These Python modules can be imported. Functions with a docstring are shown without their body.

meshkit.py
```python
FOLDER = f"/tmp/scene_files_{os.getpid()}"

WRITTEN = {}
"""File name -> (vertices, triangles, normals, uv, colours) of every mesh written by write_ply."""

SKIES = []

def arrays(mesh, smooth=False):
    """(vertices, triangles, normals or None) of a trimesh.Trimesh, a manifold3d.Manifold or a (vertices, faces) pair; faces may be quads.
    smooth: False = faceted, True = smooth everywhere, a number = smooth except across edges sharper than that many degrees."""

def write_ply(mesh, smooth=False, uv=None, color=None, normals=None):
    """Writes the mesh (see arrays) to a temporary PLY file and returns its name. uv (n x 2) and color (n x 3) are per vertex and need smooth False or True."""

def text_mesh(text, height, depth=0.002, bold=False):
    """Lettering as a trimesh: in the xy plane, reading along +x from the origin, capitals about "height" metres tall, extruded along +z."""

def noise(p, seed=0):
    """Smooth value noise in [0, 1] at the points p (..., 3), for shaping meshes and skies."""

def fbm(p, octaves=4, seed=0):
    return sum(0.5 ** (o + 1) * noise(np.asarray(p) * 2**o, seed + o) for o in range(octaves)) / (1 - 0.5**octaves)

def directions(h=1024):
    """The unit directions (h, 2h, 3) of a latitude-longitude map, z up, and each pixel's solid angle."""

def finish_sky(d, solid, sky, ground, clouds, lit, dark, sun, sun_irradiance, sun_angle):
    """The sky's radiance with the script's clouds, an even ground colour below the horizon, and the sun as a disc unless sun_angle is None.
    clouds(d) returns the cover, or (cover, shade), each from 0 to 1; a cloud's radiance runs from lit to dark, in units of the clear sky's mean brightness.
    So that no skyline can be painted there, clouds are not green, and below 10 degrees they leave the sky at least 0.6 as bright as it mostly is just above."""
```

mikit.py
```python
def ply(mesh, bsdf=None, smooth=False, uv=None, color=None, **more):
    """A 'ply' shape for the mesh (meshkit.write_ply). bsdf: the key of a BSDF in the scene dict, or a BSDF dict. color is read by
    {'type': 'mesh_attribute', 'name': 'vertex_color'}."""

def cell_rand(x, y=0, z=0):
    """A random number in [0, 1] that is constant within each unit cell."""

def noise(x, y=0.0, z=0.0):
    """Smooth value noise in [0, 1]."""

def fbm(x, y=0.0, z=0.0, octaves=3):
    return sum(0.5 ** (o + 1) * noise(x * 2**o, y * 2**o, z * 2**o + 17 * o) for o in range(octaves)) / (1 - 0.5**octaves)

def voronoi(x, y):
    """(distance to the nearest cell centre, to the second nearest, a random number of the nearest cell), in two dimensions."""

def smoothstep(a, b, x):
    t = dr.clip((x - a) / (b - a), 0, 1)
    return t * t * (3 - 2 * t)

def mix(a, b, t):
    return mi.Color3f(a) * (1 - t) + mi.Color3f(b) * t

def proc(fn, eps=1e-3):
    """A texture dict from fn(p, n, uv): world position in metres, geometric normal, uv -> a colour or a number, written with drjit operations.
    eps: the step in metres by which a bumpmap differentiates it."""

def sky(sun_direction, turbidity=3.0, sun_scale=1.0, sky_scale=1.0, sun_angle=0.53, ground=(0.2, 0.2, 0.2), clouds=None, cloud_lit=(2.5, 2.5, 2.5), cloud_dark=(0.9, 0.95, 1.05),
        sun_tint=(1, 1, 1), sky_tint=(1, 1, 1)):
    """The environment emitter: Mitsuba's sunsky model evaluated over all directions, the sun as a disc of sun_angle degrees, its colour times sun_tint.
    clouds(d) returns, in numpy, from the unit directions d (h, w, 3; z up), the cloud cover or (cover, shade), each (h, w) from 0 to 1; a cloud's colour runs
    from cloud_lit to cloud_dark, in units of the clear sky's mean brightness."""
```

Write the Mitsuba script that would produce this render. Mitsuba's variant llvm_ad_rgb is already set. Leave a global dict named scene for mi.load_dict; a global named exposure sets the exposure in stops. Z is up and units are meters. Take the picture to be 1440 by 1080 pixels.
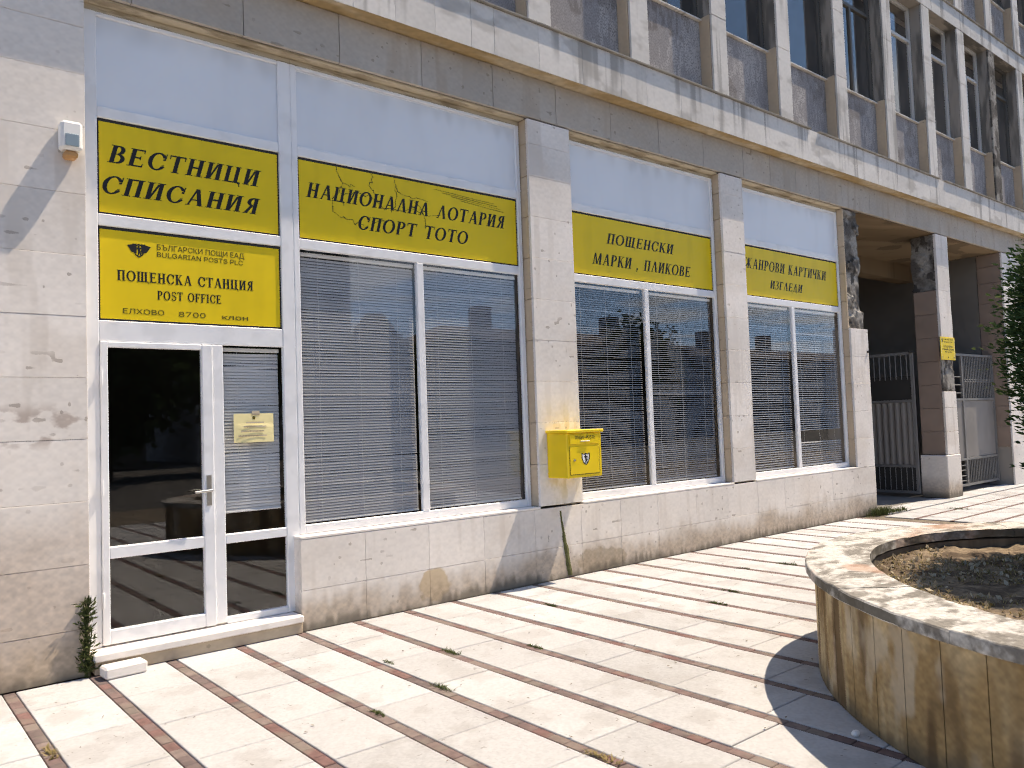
import math, random
import numpy as np, trimesh, mitsuba as mi, drjit as dr
import mikit, meshkit
from mikit import noise, fbm, smoothstep, mix, cell_rand
from shapely import affinity
from shapely.geometry import Polygon, box as sbox, Point, LineString
from shapely.ops import unary_union
from scipy.interpolate import splprep, splev
from scipy.spatial import Delaunay

T = mi.ScalarTransform4f
scene, labels = {}, {}
rng = np.random.default_rng(7)

# ------------------------------------------------------------------ camera, sky, exposure
# x runs along the facade, y into the building (its front face is y = 0), z up; metres
yaw, pitch, roll = 0.69477, 0.0472, -0.0347
F = np.array([math.sin(yaw) * math.cos(pitch), math.cos(yaw) * math.cos(pitch), math.sin(pitch)])
R = np.cross(F, [0, 0, 1]); R /= np.linalg.norm(R)
U = np.cross(R, F)
UP = -math.sin(roll) * R + math.cos(roll) * U
EYE = np.array([0, -5.869, 1.55])
scene['camera'] = {'type': 'perspective', 'fov': 64.82, 'fov_axis': 'x', 'near_clip': 0.05, 'far_clip': 600.0,
                   'to_world': T().look_at(origin=EYE.tolist(), target=(EYE + F).tolist(), up=UP.tolist())}
SUN = (0.52, -0.158, 1.0)


def clouds(d):
    q = d / np.maximum(d[..., 2:], 0.08)
    c = meshkit.fbm(np.stack([q[..., 0] * 1.1 + 3, q[..., 1] * 1.1, q[..., 0] * 0], -1), 5, 3)
    return np.clip((c - 0.5) * 4.5, 0, 0.85)


scene['sky'] = mikit.sky(SUN, turbidity=2.5, clouds=clouds)
exposure = 2.22

# ------------------------------------------------------------------ materials


def rgb(c):
    return {'type': 'rgb', 'value': list(c)}


def principled(name, color, rough=0.8, metallic=0.0, spec=0.3, bump=None, **kw):
    b = {'type': 'principled', 'base_color': mikit.proc(color) if callable(color) else rgb(color), 'roughness': rough, 'metallic': metallic, 'specular': spec, **kw}
    if bump:
        fn, s = bump
        b = {'type': 'bumpmap', 'arbitrary': mikit.proc(fn, eps=0.002), 'scale': s, 'bsdf': b}
    scene[name] = {'type': 'twosided', 'bsdf': b}


def tint(c, k):
    return tuple(float(x) * k for x in c)


def limestone(base, dirt=(0.30, 0.235, 0.165), streak=0.18, splash=0.0, patch=0.25):
    def fn(p, n, uv):
        big = fbm(p.x * 1.3 + 5, p.y * 1.3, p.z * 1.3, 3)
        fine = fbm(p.x * 34, p.y * 34, p.z * 34, 2)
        drip = fbm(p.x * 11 + p.y * 7, 3.1, p.z * 0.9, 3)
        c = mi.Color3f(base) * (0.80 + 0.26 * big + 0.16 * fine)
        c = mix(c, mi.Color3f(dirt), streak * smoothstep(0.52, 0.72, drip) * smoothstep(0.35, 0.6, big + 0.2 * fine))
        blot = fbm(p.x * 1.9 + 9, p.y * 1.9, p.z * 1.9 + 4, 5)
        c = mix(c, mi.Color3f(dirt) * 1.35, 0.7 * patch * smoothstep(0.50, 0.75, blot))
        rust = smoothstep(0.34, 0.05, dr.abs(p.x - 5.53)) * smoothstep(0.55, 1.0, p.z) * smoothstep(1.95, 1.3, p.z)
        c = mix(c, mi.Color3f(0.50, 0.40, 0.14), 0.55 * rust * smoothstep(0.38, 0.68, fbm(p.x * 17, 2.0, p.z * 6, 4)))
        pit = smoothstep(0.87, 0.93, noise(p.x * 21 + 1, p.y * 21, p.z * 21)) * smoothstep(0.42, 0.6, fbm(p.x * 2.2, 7.7, p.z * 2.2, 2))
        c = mix(c, mi.Color3f(0.22, 0.18, 0.14), 0.55 * pit)
        if splash:
            low = smoothstep(1.35, 0.55, p.z + 0.9 * (fbm(p.x * 2.6, 2.2, p.z * 3.4, 5) - 0.5)) * smoothstep(1.30, 1.24, p.x)
            c = mix(c, mi.Color3f(0.40, 0.31, 0.235) * (0.7 + 0.6 * fine), 0.62 * low)
            q = dr.sqrt(dr.square((p.x - 3.95) / 0.17) + dr.square((p.z - 0.17) / 0.16)) + 0.9 * (fbm(p.x * 8, 3.3, p.z * 8, 3) - 0.5)
            c = mix(c, mi.Color3f(0.50, 0.38, 0.22), 0.8 * smoothstep(1.0, 0.8, q))
            q = dr.sqrt(dr.square((p.x - 6.02) / 0.36) + dr.square((p.z - 0.10) / 0.17)) + 1.2 * (fbm(p.x * 9, 6.3, p.z * 9, 4) - 0.5)
            c = mix(c, mi.Color3f(0.22, 0.19, 0.13), 0.7 * smoothstep(1.0, 0.75, q))
            grime = smoothstep(0.50, 0.66, fbm(p.x * 9 + 2, 4.4, p.z * 12 + 1, 4)) * smoothstep(2.2, 1.0, p.x) * smoothstep(1.45, 1.55, p.z) * smoothstep(1.80, 1.68, p.z)
            c = mix(c, mi.Color3f(0.27, 0.20, 0.16), 0.6 * grime)
            e = p.z + 0.42 * (fbm(p.x * 2.3, 1.7, p.z * 2.0, 4) - 0.5) + 0.10 * (noise(p.x * 23, 2.0, p.z * 6) - 0.5)
            c = mix(c, mi.Color3f(0.36, 0.285, 0.205) * (0.7 + 0.6 * fine), splash * smoothstep(0.36, 0.10, e))
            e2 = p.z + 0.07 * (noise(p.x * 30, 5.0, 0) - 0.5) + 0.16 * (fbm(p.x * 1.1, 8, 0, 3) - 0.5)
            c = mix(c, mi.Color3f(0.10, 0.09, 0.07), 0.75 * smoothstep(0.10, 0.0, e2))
        return c
    return fn


PALE = (0.72, 0.685, 0.65)
for i, k in enumerate((0.965, 1.0, 1.03)):
    principled(f'm_stone_{i}', limestone(tint(PALE, k)), 0.75)
    principled(f'm_plinth_{i}', limestone(tint((0.70, 0.66, 0.615), k), splash=0.75), 0.8)
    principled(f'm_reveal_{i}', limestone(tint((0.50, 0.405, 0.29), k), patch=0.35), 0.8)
    principled(f'm_lintel_{i}', limestone(tint((0.44, 0.405, 0.36), k), streak=0.3, patch=0.3), 0.8)


def band_fn(k):
    base = np.array((0.62, 0.60, 0.57)) * k

    def fn(p, n, uv):
        big = fbm(p.x * 1.7, p.y, p.z * 1.7, 3)
        fine = fbm(p.x * 30, p.y * 30, p.z * 30, 2)
        c = mi.Color3f(base.tolist()) * (0.80 + 0.25 * big + 0.15 * fine)
        d = noise(p.x * 7.3, 1.0, p.z * 0.7) * (0.6 + 0.8 * noise(p.x * 31, 4, p.z * 1.5))
        c = mix(c, mi.Color3f(0.17, 0.16, 0.145), 0.55 * smoothstep(0.55, 0.95, d))
        blot = fbm(p.x * 2.4 + 4, 0.5, p.z * 4.0, 4)
        return mix(c, mi.Color3f(0.33, 0.31, 0.28), 0.5 * smoothstep(0.54, 0.68, blot))
    return fn


for i, k in enumerate((0.95, 1.03)):
    principled(f'm_band_{i}', band_fn(k), 0.8)


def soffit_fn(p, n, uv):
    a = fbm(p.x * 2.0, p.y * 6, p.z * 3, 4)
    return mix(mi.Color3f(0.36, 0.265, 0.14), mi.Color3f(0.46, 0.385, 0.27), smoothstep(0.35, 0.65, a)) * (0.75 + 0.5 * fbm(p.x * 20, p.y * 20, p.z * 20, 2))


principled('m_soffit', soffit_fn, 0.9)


def ceiling_fn(p, n, uv):
    a = fbm(p.x * 0.9 + p.y * 1.6, p.y * 0.5, 2.0, 4)
    c = mix(mi.Color3f(0.16, 0.115, 0.07), mi.Color3f(0.24, 0.18, 0.115), smoothstep(0.35, 0.62, a))
    return mix(c, mi.Color3f(0.10, 0.075, 0.05), 0.6 * smoothstep(0.56, 0.66, fbm(p.x * 2, p.y * 2, 7, 4)))


principled('m_ceiling', ceiling_fn, 0.9)


def spandrel_fn(p, n, uv):
    f = fbm(p.x * 90, p.y * 90, p.z * 60, 2)
    v = fbm(p.x * 26, 2.0, p.z * 5, 3)
    a = fbm(p.x * 3.4, 2.0, p.z * 1.0, 4)
    c = mi.Color3f(0.262, 0.252, 0.258) * (0.7 + 0.6 * f)
    c = mix(c, mi.Color3f(0.45, 0.435, 0.43), 0.7 * smoothstep(0.46, 0.60, 0.5 * a + 0.5 * v) * smoothstep(0.3, 0.55, f))
    return mix(c, mi.Color3f(0.11, 0.095, 0.09), 0.55 * smoothstep(0.57, 0.66, fbm(p.x * 2.1 + 3, 5.0, p.z * 1.6, 4)) * smoothstep(0.38, 0.58, v))


principled('m_spandrel', spandrel_fn, 0.95, bump=(lambda p, n, uv: fbm(p.x * 90, p.y * 90, p.z * 60, 2), 0.004))


def concrete_fn(p, n, uv):
    a = fbm(p.x * 5, p.y * 5, p.z * 4, 4)
    f = fbm(p.x * 45, p.y * 45, p.z * 45, 2)
    c = mix(mi.Color3f(0.11, 0.10, 0.09), mi.Color3f(0.30, 0.285, 0.26), smoothstep(0.38, 0.64, a)) * (0.7 + 0.6 * f)
    return mix(c, mi.Color3f(0.05, 0.045, 0.04), 0.8 * smoothstep(0.57, 0.64, fbm(p.x * 9 + 3, p.y * 9, p.z * 6, 3)))


principled('m_concrete', concrete_fn, 0.95, bump=(lambda p, n, uv: fbm(p.x * 22, p.y * 22, p.z * 22, 3), 0.02))
principled('m_lip', lambda p, n, uv: mi.Color3f(0.26, 0.245, 0.22) * (0.5 + 1.0 * fbm(p.x * 6, p.y * 9, p.z * 9, 4)), 0.9)
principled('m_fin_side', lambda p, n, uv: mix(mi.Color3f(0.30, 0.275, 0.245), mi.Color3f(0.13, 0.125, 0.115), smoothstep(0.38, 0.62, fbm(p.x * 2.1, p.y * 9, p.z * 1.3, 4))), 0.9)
principled('m_joint', (0.30, 0.275, 0.245), 0.95)
principled('m_passage', lambda p, n, uv: mi.Color3f(0.185, 0.172, 0.155) * (0.7 + 0.6 * fbm(p.x * 1.5, p.y * 1.5, p.z * 1.5, 4)), 0.95)
principled('m_passage_clad', lambda p, n, uv: mi.Color3f(0.27, 0.205, 0.165) * (0.8 + 0.4 * fbm(p.x * 3, p.y * 3, p.z * 3, 3)), 0.8)
principled('m_floor_shaded', lambda p, n, uv: mi.Color3f(0.17, 0.16, 0.15) * (0.7 + 0.6 * fbm(p.x * 3, p.y * 3, 1, 4)), 0.9)  # passage floor concrete, the shade in there darkened into its colour
principled('m_room', (0.055, 0.052, 0.048), 0.9)
principled('m_room_floor', (0.09, 0.07, 0.05), 0.6)
principled('m_pvc', lambda p, n, uv: mi.Color3f(0.78, 0.79, 0.81) * (0.93 + 0.12 * fbm(p.x * 2, p.y * 2, p.z * 2, 3)) * (1 - 0.08 * smoothstep(0.5, 0.72, fbm(p.x * 9, p.y * 9, p.z * 7, 4))), 0.35, spec=0.5)
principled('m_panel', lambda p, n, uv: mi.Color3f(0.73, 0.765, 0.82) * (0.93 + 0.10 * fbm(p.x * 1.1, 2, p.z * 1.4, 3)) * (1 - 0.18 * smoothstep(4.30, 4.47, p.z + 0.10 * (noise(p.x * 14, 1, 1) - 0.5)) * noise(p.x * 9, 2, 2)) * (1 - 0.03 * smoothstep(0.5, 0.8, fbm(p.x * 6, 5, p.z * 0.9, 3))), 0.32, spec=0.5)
principled('m_trim', lambda p, n, uv: mix(mi.Color3f(0.50, 0.44, 0.33), mi.Color3f(0.20, 0.15, 0.09), 0.6 * smoothstep(0.46, 0.66, fbm(p.x * 5, p.y * 12, p.z * 26, 5))), 0.85)
principled('m_gasket', (0.03, 0.03, 0.033), 0.6)
principled('m_sign', lambda p, n, uv: mi.Color3f(0.77, 0.575, 0.003) * (0.92 + 0.14 * fbm(p.x * 1.4, 3, p.z * 2, 3)) * (1 - 0.06 * smoothstep(0.5, 0.8, fbm(p.x * 7, 4, p.z * 1.1, 3))), 0.42, spec=0.35)
principled('m_ink', (0.012, 0.012, 0.014), 0.5)
principled('m_faded_ink', (0.10, 0.075, 0.008), 0.5)
principled('m_box', lambda p, n, uv: mi.Color3f(0.86, 0.62, 0.004) * (0.93 + 0.12 * fbm(p.x * 7, p.y * 7, p.z * 7, 3)), 0.28, spec=0.5, clearcoat=0.4)
principled('m_metal', (0.62, 0.61, 0.58), 0.3, metallic=1.0)
principled('m_white', (0.78, 0.78, 0.76), 0.6)
principled('m_slat', (0.47, 0.47, 0.48), 0.5)
principled('m_slat_light', (0.66, 0.66, 0.66), 0.5)
principled('m_paper', lambda p, n, uv: mi.Color3f(0.76, 0.68, 0.36) * (0.9 + 0.2 * fbm(p.x * 12, 1, p.z * 12, 3)), 0.8)
principled('m_amber', (0.50, 0.27, 0.10), 0.3)
principled('m_bluegrey', (0.24, 0.31, 0.36), 0.3)
principled('m_gate', lambda p, n, uv: mi.Color3f(0.20, 0.197, 0.194) * (0.75 + 0.5 * fbm(p.x * 4, p.y * 4, p.z * 3, 4)), 0.5)
principled('m_gate_sheet', lambda p, n, uv: mi.Color3f(0.235, 0.222, 0.21) * (0.75 + 0.5 * fbm(p.x * 3, p.y * 3, p.z * 1.0, 4)), 0.6)
principled('m_gate_dark', (0.045, 0.044, 0.042), 0.6)
principled('m_upper_frame', (0.10, 0.098, 0.092), 0.5)
principled('m_upper_white', (0.55, 0.55, 0.54), 0.5)
principled('m_curtain', (0.055, 0.058, 0.062), 0.9)
scene['m_glass'] = {'type': 'thindielectric', 'int_ior': 1.52}
scene['m_glass_upper'] = {'type': 'thindielectric', 'int_ior': 1.6}


def slab_fn(k):
    base = np.array((0.398, 0.398, 0.402)) * k

    def fn(p, n, uv):
        big = fbm(p.x * 1.1, p.y * 1.1, 1.0, 3)
        mid = fbm(p.x * 5.3, p.y * 5.3, 2.0, 4)
        fine = fbm(p.x * 70, p.y * 70, 3.0, 2)
        c = mi.Color3f(base.tolist()) * (0.80 + 0.24 * big + 0.20 * fine)
        c = mix(c, mi.Color3f(0.27, 0.258, 0.245), 0.36 * smoothstep(0.50, 0.72, mid))
        sp = noise(p.x * 42 + 3, p.y * 42, 6.0)
        return mix(c, mi.Color3f(0.14, 0.12, 0.10), 0.6 * smoothstep(0.90, 0.97, sp) * smoothstep(0.45, 0.6, mid))
    return fn


for i, k in enumerate((0.94, 1.0, 1.06)):
    principled(f'm_slab_{i}', slab_fn(k), 0.85)
for i, c in enumerate(((0.155, 0.092, 0.084), (0.155, 0.110, 0.103), (0.13, 0.10, 0.095), (0.185, 0.145, 0.132))):
    principled(f'm_brick_{i}', (lambda c: lambda p, n, uv: mix(mi.Color3f(c) * (0.7 + 0.6 * fbm(p.x * 30, p.y * 30, 1, 3)), mi.Color3f(0.20, 0.175, 0.145), 0.45 * smoothstep(0.5, 0.68, fbm(p.x * 7, p.y * 7, 4, 3))))(c), 0.9)
principled('m_earth', lambda p, n, uv: mi.Color3f(0.15, 0.125, 0.095) * (0.6 + 0.8 * fbm(p.x * 25, p.y * 25, 1, 3)), 0.95)
principled('m_ground', lambda p, n, uv: mi.Color3f(0.085, 0.082, 0.078) * (0.8 + 0.4 * fbm(p.x * 0.7, p.y * 0.7, 1, 4)), 0.95)


def planter_wall_fn(k):
    def fn(p, n, uv):
        a = fbm(p.x * 4 + p.y * 3, p.y * 4, p.z * 1.3, 4)
        f = fbm(p.x * 40, p.y * 40, p.z * 40, 2)
        c = mix(mi.Color3f(0.27, 0.185, 0.085), mi.Color3f(0.44, 0.35, 0.21), smoothstep(0.38, 0.60, a)) * (k * (0.70 + 0.60 * f))
        ru = noise(p.x * 6 + p.y * 5, p.y * 6, p.z * 0.8) * (0.5 + noise(p.x * 21, p.y * 21, p.z * 2.5))
        c = mix(c, mi.Color3f(0.10, 0.06, 0.028), 0.85 * smoothstep(0.42, 0.78, ru))
        c = mix(c, mi.Color3f(0.50, 0.45, 0.36), 0.5 * smoothstep(0.56, 0.68, fbm(p.x * 6 + 3, p.y * 6, p.z * 2.2 + 5, 4)))
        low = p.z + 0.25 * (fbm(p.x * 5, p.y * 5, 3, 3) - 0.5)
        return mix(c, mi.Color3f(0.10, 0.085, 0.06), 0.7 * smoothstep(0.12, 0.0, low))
    return fn


for i, k in enumerate((0.92, 1.0, 1.07)):
    principled(f'm_planter_{i}', planter_wall_fn(k), 0.9, bump=(lambda p, n, uv: fbm(p.x * 28, p.y * 28, p.z * 22, 4), 0.006))


def rim_fn(p, n, uv):
    a = fbm(p.x * 4.2 + 1, p.y * 12, p.z * 3, 5)
    b = fbm(p.x * 9, p.y * 15, p.z * 9 + 5, 4)
    f = fbm(p.x * 60, p.y * 60, p.z * 60, 2)
    d = fbm(p.x * 24, p.y * 34, p.z * 24 + 5, 3)
    c = mix(mi.Color3f(0.18, 0.168, 0.15), mi.Color3f(0.45, 0.437, 0.41), smoothstep(0.40, 0.56, 0.42 * a + 0.33 * b + 0.25 * d)) * (0.7 + 0.6 * f)
    c = mix(c, mi.Color3f(0.34, 0.20, 0.13), 0.6 * smoothstep(0.62, 0.72, fbm(p.x * 2.1 + 7, p.y * 2.1, 9, 4)))
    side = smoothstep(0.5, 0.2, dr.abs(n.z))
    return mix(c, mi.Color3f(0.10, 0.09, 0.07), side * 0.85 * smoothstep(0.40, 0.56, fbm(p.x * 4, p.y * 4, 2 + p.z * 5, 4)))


principled('m_rim', rim_fn, 0.9, bump=(lambda p, n, uv: fbm(p.x * 30, p.y * 30, p.z * 30, 3), 0.006))
principled('m_soil', lambda p, n, uv: mix(mi.Color3f(0.085, 0.062, 0.042), mi.Color3f(0.19, 0.147, 0.10), smoothstep(0.35, 0.65, fbm(p.x * 9, p.y * 9, 1, 4))) * (0.6 + 0.8 * fbm(p.x * 60, p.y * 60, 2, 2)), 0.95)


def leaf(name, c, t=0.35):
    scene[name] = {'type': 'principledthin', 'base_color': rgb(c), 'roughness': 0.6, 'diff_trans': t, 'specular' if False else 'eta': 1.4}


leaf('m_conifer_0', (0.034, 0.066, 0.028)); leaf('m_conifer_1', (0.060, 0.098, 0.036)); leaf('m_conifer_2', (0.11, 0.145, 0.055))
leaf('m_weed', (0.075, 0.09, 0.035)); leaf('m_weed_dry', (0.30, 0.24, 0.11)); leaf('m_weed_olive', (0.19, 0.16, 0.075)); leaf('m_litter', (0.46, 0.40, 0.29))
principled('m_moss', lambda p, n, uv: mi.Color3f(0.11, 0.11, 0.045) * (0.6 + 0.8 * fbm(p.x * 60, 1, p.z * 60, 3)), 0.95)
principled('m_bark', (0.12, 0.085, 0.06), 0.9)
leaf('m_far_leaf', (0.045, 0.07, 0.03))
principled('m_far_wall', (0.12, 0.11, 0.10), 0.9); principled('m_far_pale', (0.42, 0.42, 0.41), 0.9)
principled('m_far_roof', (0.06, 0.05, 0.045), 0.9); principled('m_far_window', (0.03, 0.035, 0.04), 0.2)

# ------------------------------------------------------------------ helpers
taken, cache = {}, {}


def numbered(key):
    n = taken.get(key, 0)
    taken[key] = n + 1
    return key if n == 0 else f'{key}_{n:03d}'


def thing(name, label, cat, group=None, kind=None):
    key = numbered(name)
    labels[key] = {'label': label, 'category': cat}
    if group: labels[key]['group'] = group
    if kind: labels[key]['kind'] = kind
    return key


def struct(name, kind='structure', label=None):
    key = numbered(name)
    labels[key] = {'kind': kind}
    if label: labels[key]['label'] = label
    return key


def put(parent, name, mesh, mat, smooth=False, label=None, to=None, kind=None):
    """One entry of the scene; parent None: name is the key itself."""
    key = numbered(parent + '__' + name) if parent else name
    d = dict(mesh) if isinstance(mesh, dict) else mikit.ply(mesh, None, smooth=smooth)
    d['bsdf'] = {'type': 'ref', 'id': mat}
    if to is not None: d['to_world'] = to
    scene[key] = d
    if label or kind:
        labels.setdefault(key, {})
        if label: labels[key]['label'] = label
        if kind: labels[key]['kind'] = kind
    return key


def empty(parent, name, label=None):
    key = numbered(parent + '__' + name)
    if label: labels[key] = {'label': label}
    return key


def cbox_mesh(a, b, c, ch=0.004):
    a, b, c = a / 2, b / 2, c / 2
    ch = min(ch, a * .9, b * .9, c * .9)
    v = []
    for sx in (-1, 1):
        for sy in (-1, 1):
            for sz in (-1, 1):
                v += [(sx * (a - ch), sy * (b - ch), sz * c), (sx * (a - ch), sy * b, sz * (c - ch)), (sx * a, sy * (b - ch), sz * (c - ch))]
    m = trimesh.convex.convex_hull(np.array(v))
    return m


def cbox(parent, name, x0, x1, y0, y1, z0, z1, mat, ch=0.004, label=None, rot=None):
    dims = tuple(round(float(v), 3) for v in (x1 - x0, y1 - y0, z1 - z0, ch))
    if dims not in cache:
        cache[dims] = mikit.ply(cbox_mesh(*dims))
    to = T().translate([(x0 + x1) / 2, (y0 + y1) / 2, (z0 + z1) / 2])
    if rot is not None: to = to @ rot
    return put(parent, name, cache[dims], mat, to=to, label=label)


class MB:
    def __init__(s): s.v, s.f, s.n = [], [], 0

    def add(s, v, f):
        v, f = np.asarray(v, float), np.asarray(f, int)
        if f.shape[1] == 4: f = np.vstack([f[:, [0, 1, 2]], f[:, [0, 2, 3]]])
        s.v.append(v); s.f.append(f + s.n); s.n += len(v)
        return s

    def mesh(s, m): return s.add(m.vertices, m.faces)

    def box(s, x0, x1, y0, y1, z0, z1):
        v = [[x, y, z] for x in (x0, x1) for y in (y0, y1) for z in (z0, z1)]
        f = [[0, 1, 3, 2], [4, 6, 7, 5], [0, 4, 5, 1], [2, 3, 7, 6], [0, 2, 6, 4], [1, 5, 7, 3]]
        return s.add(v, f)

    def rod(s, p, q, r, n=8):
        m = trimesh.creation.cylinder(r, segment=[p, q], sections=n)
        return s.mesh(m)

    def build(s, parent, name, mat, smooth=False, **k):
        return put(parent, name, trimesh.Trimesh(np.vstack(s.v), np.vstack(s.f), process=False), mat, smooth, **k)


def face_quad(x0, x1, y, z0, z1):
    """A single sheet facing -y."""
    return trimesh.Trimesh([[x0, y, z0], [x1, y, z0], [x1, y, z1], [x0, y, z1]], [[0, 1, 2], [0, 2, 3]], process=False)


# ------------------------------------------------------------------ serif lettering (drawn here: stems, bowls and serifs)
TK, TN, SV = 0.165, 0.075, 0.075


def rc(a, b, c, d): return sbox(a, b, c, d)


def st(x, w=TK, top=True, bot=True):
    g = [rc(x, 0, x + w, 1)]
    if bot: g.append(rc(x - SV, 0, x + w + SV, .035))
    if top: g.append(rc(x - SV, .965, x + w + SV, 1))
    return unary_union(g)


def dg(x0, y0, x1, y1, w): return Polygon([(x0, y0), (x0 + w, y0), (x1 + w, y1), (x1, y1)])


def el(cx, cy, rx, ry): return affinity.scale(Point(cx, cy).buffer(1, 20), rx, ry)


def ring(cx, cy, rx, ry, wx=TK, wy=TN): return el(cx, cy, rx, ry).difference(el(cx, cy, rx - wx, ry - wy))


def bowl(x, cy, rx, ry, s=1):
    g = ring(x, cy, rx, ry)
    half = rc(x, cy - ry, x + rx, cy + ry) if s > 0 else rc(x - rx, cy - ry, x, cy + ry)
    return g.intersection(half)


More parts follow.
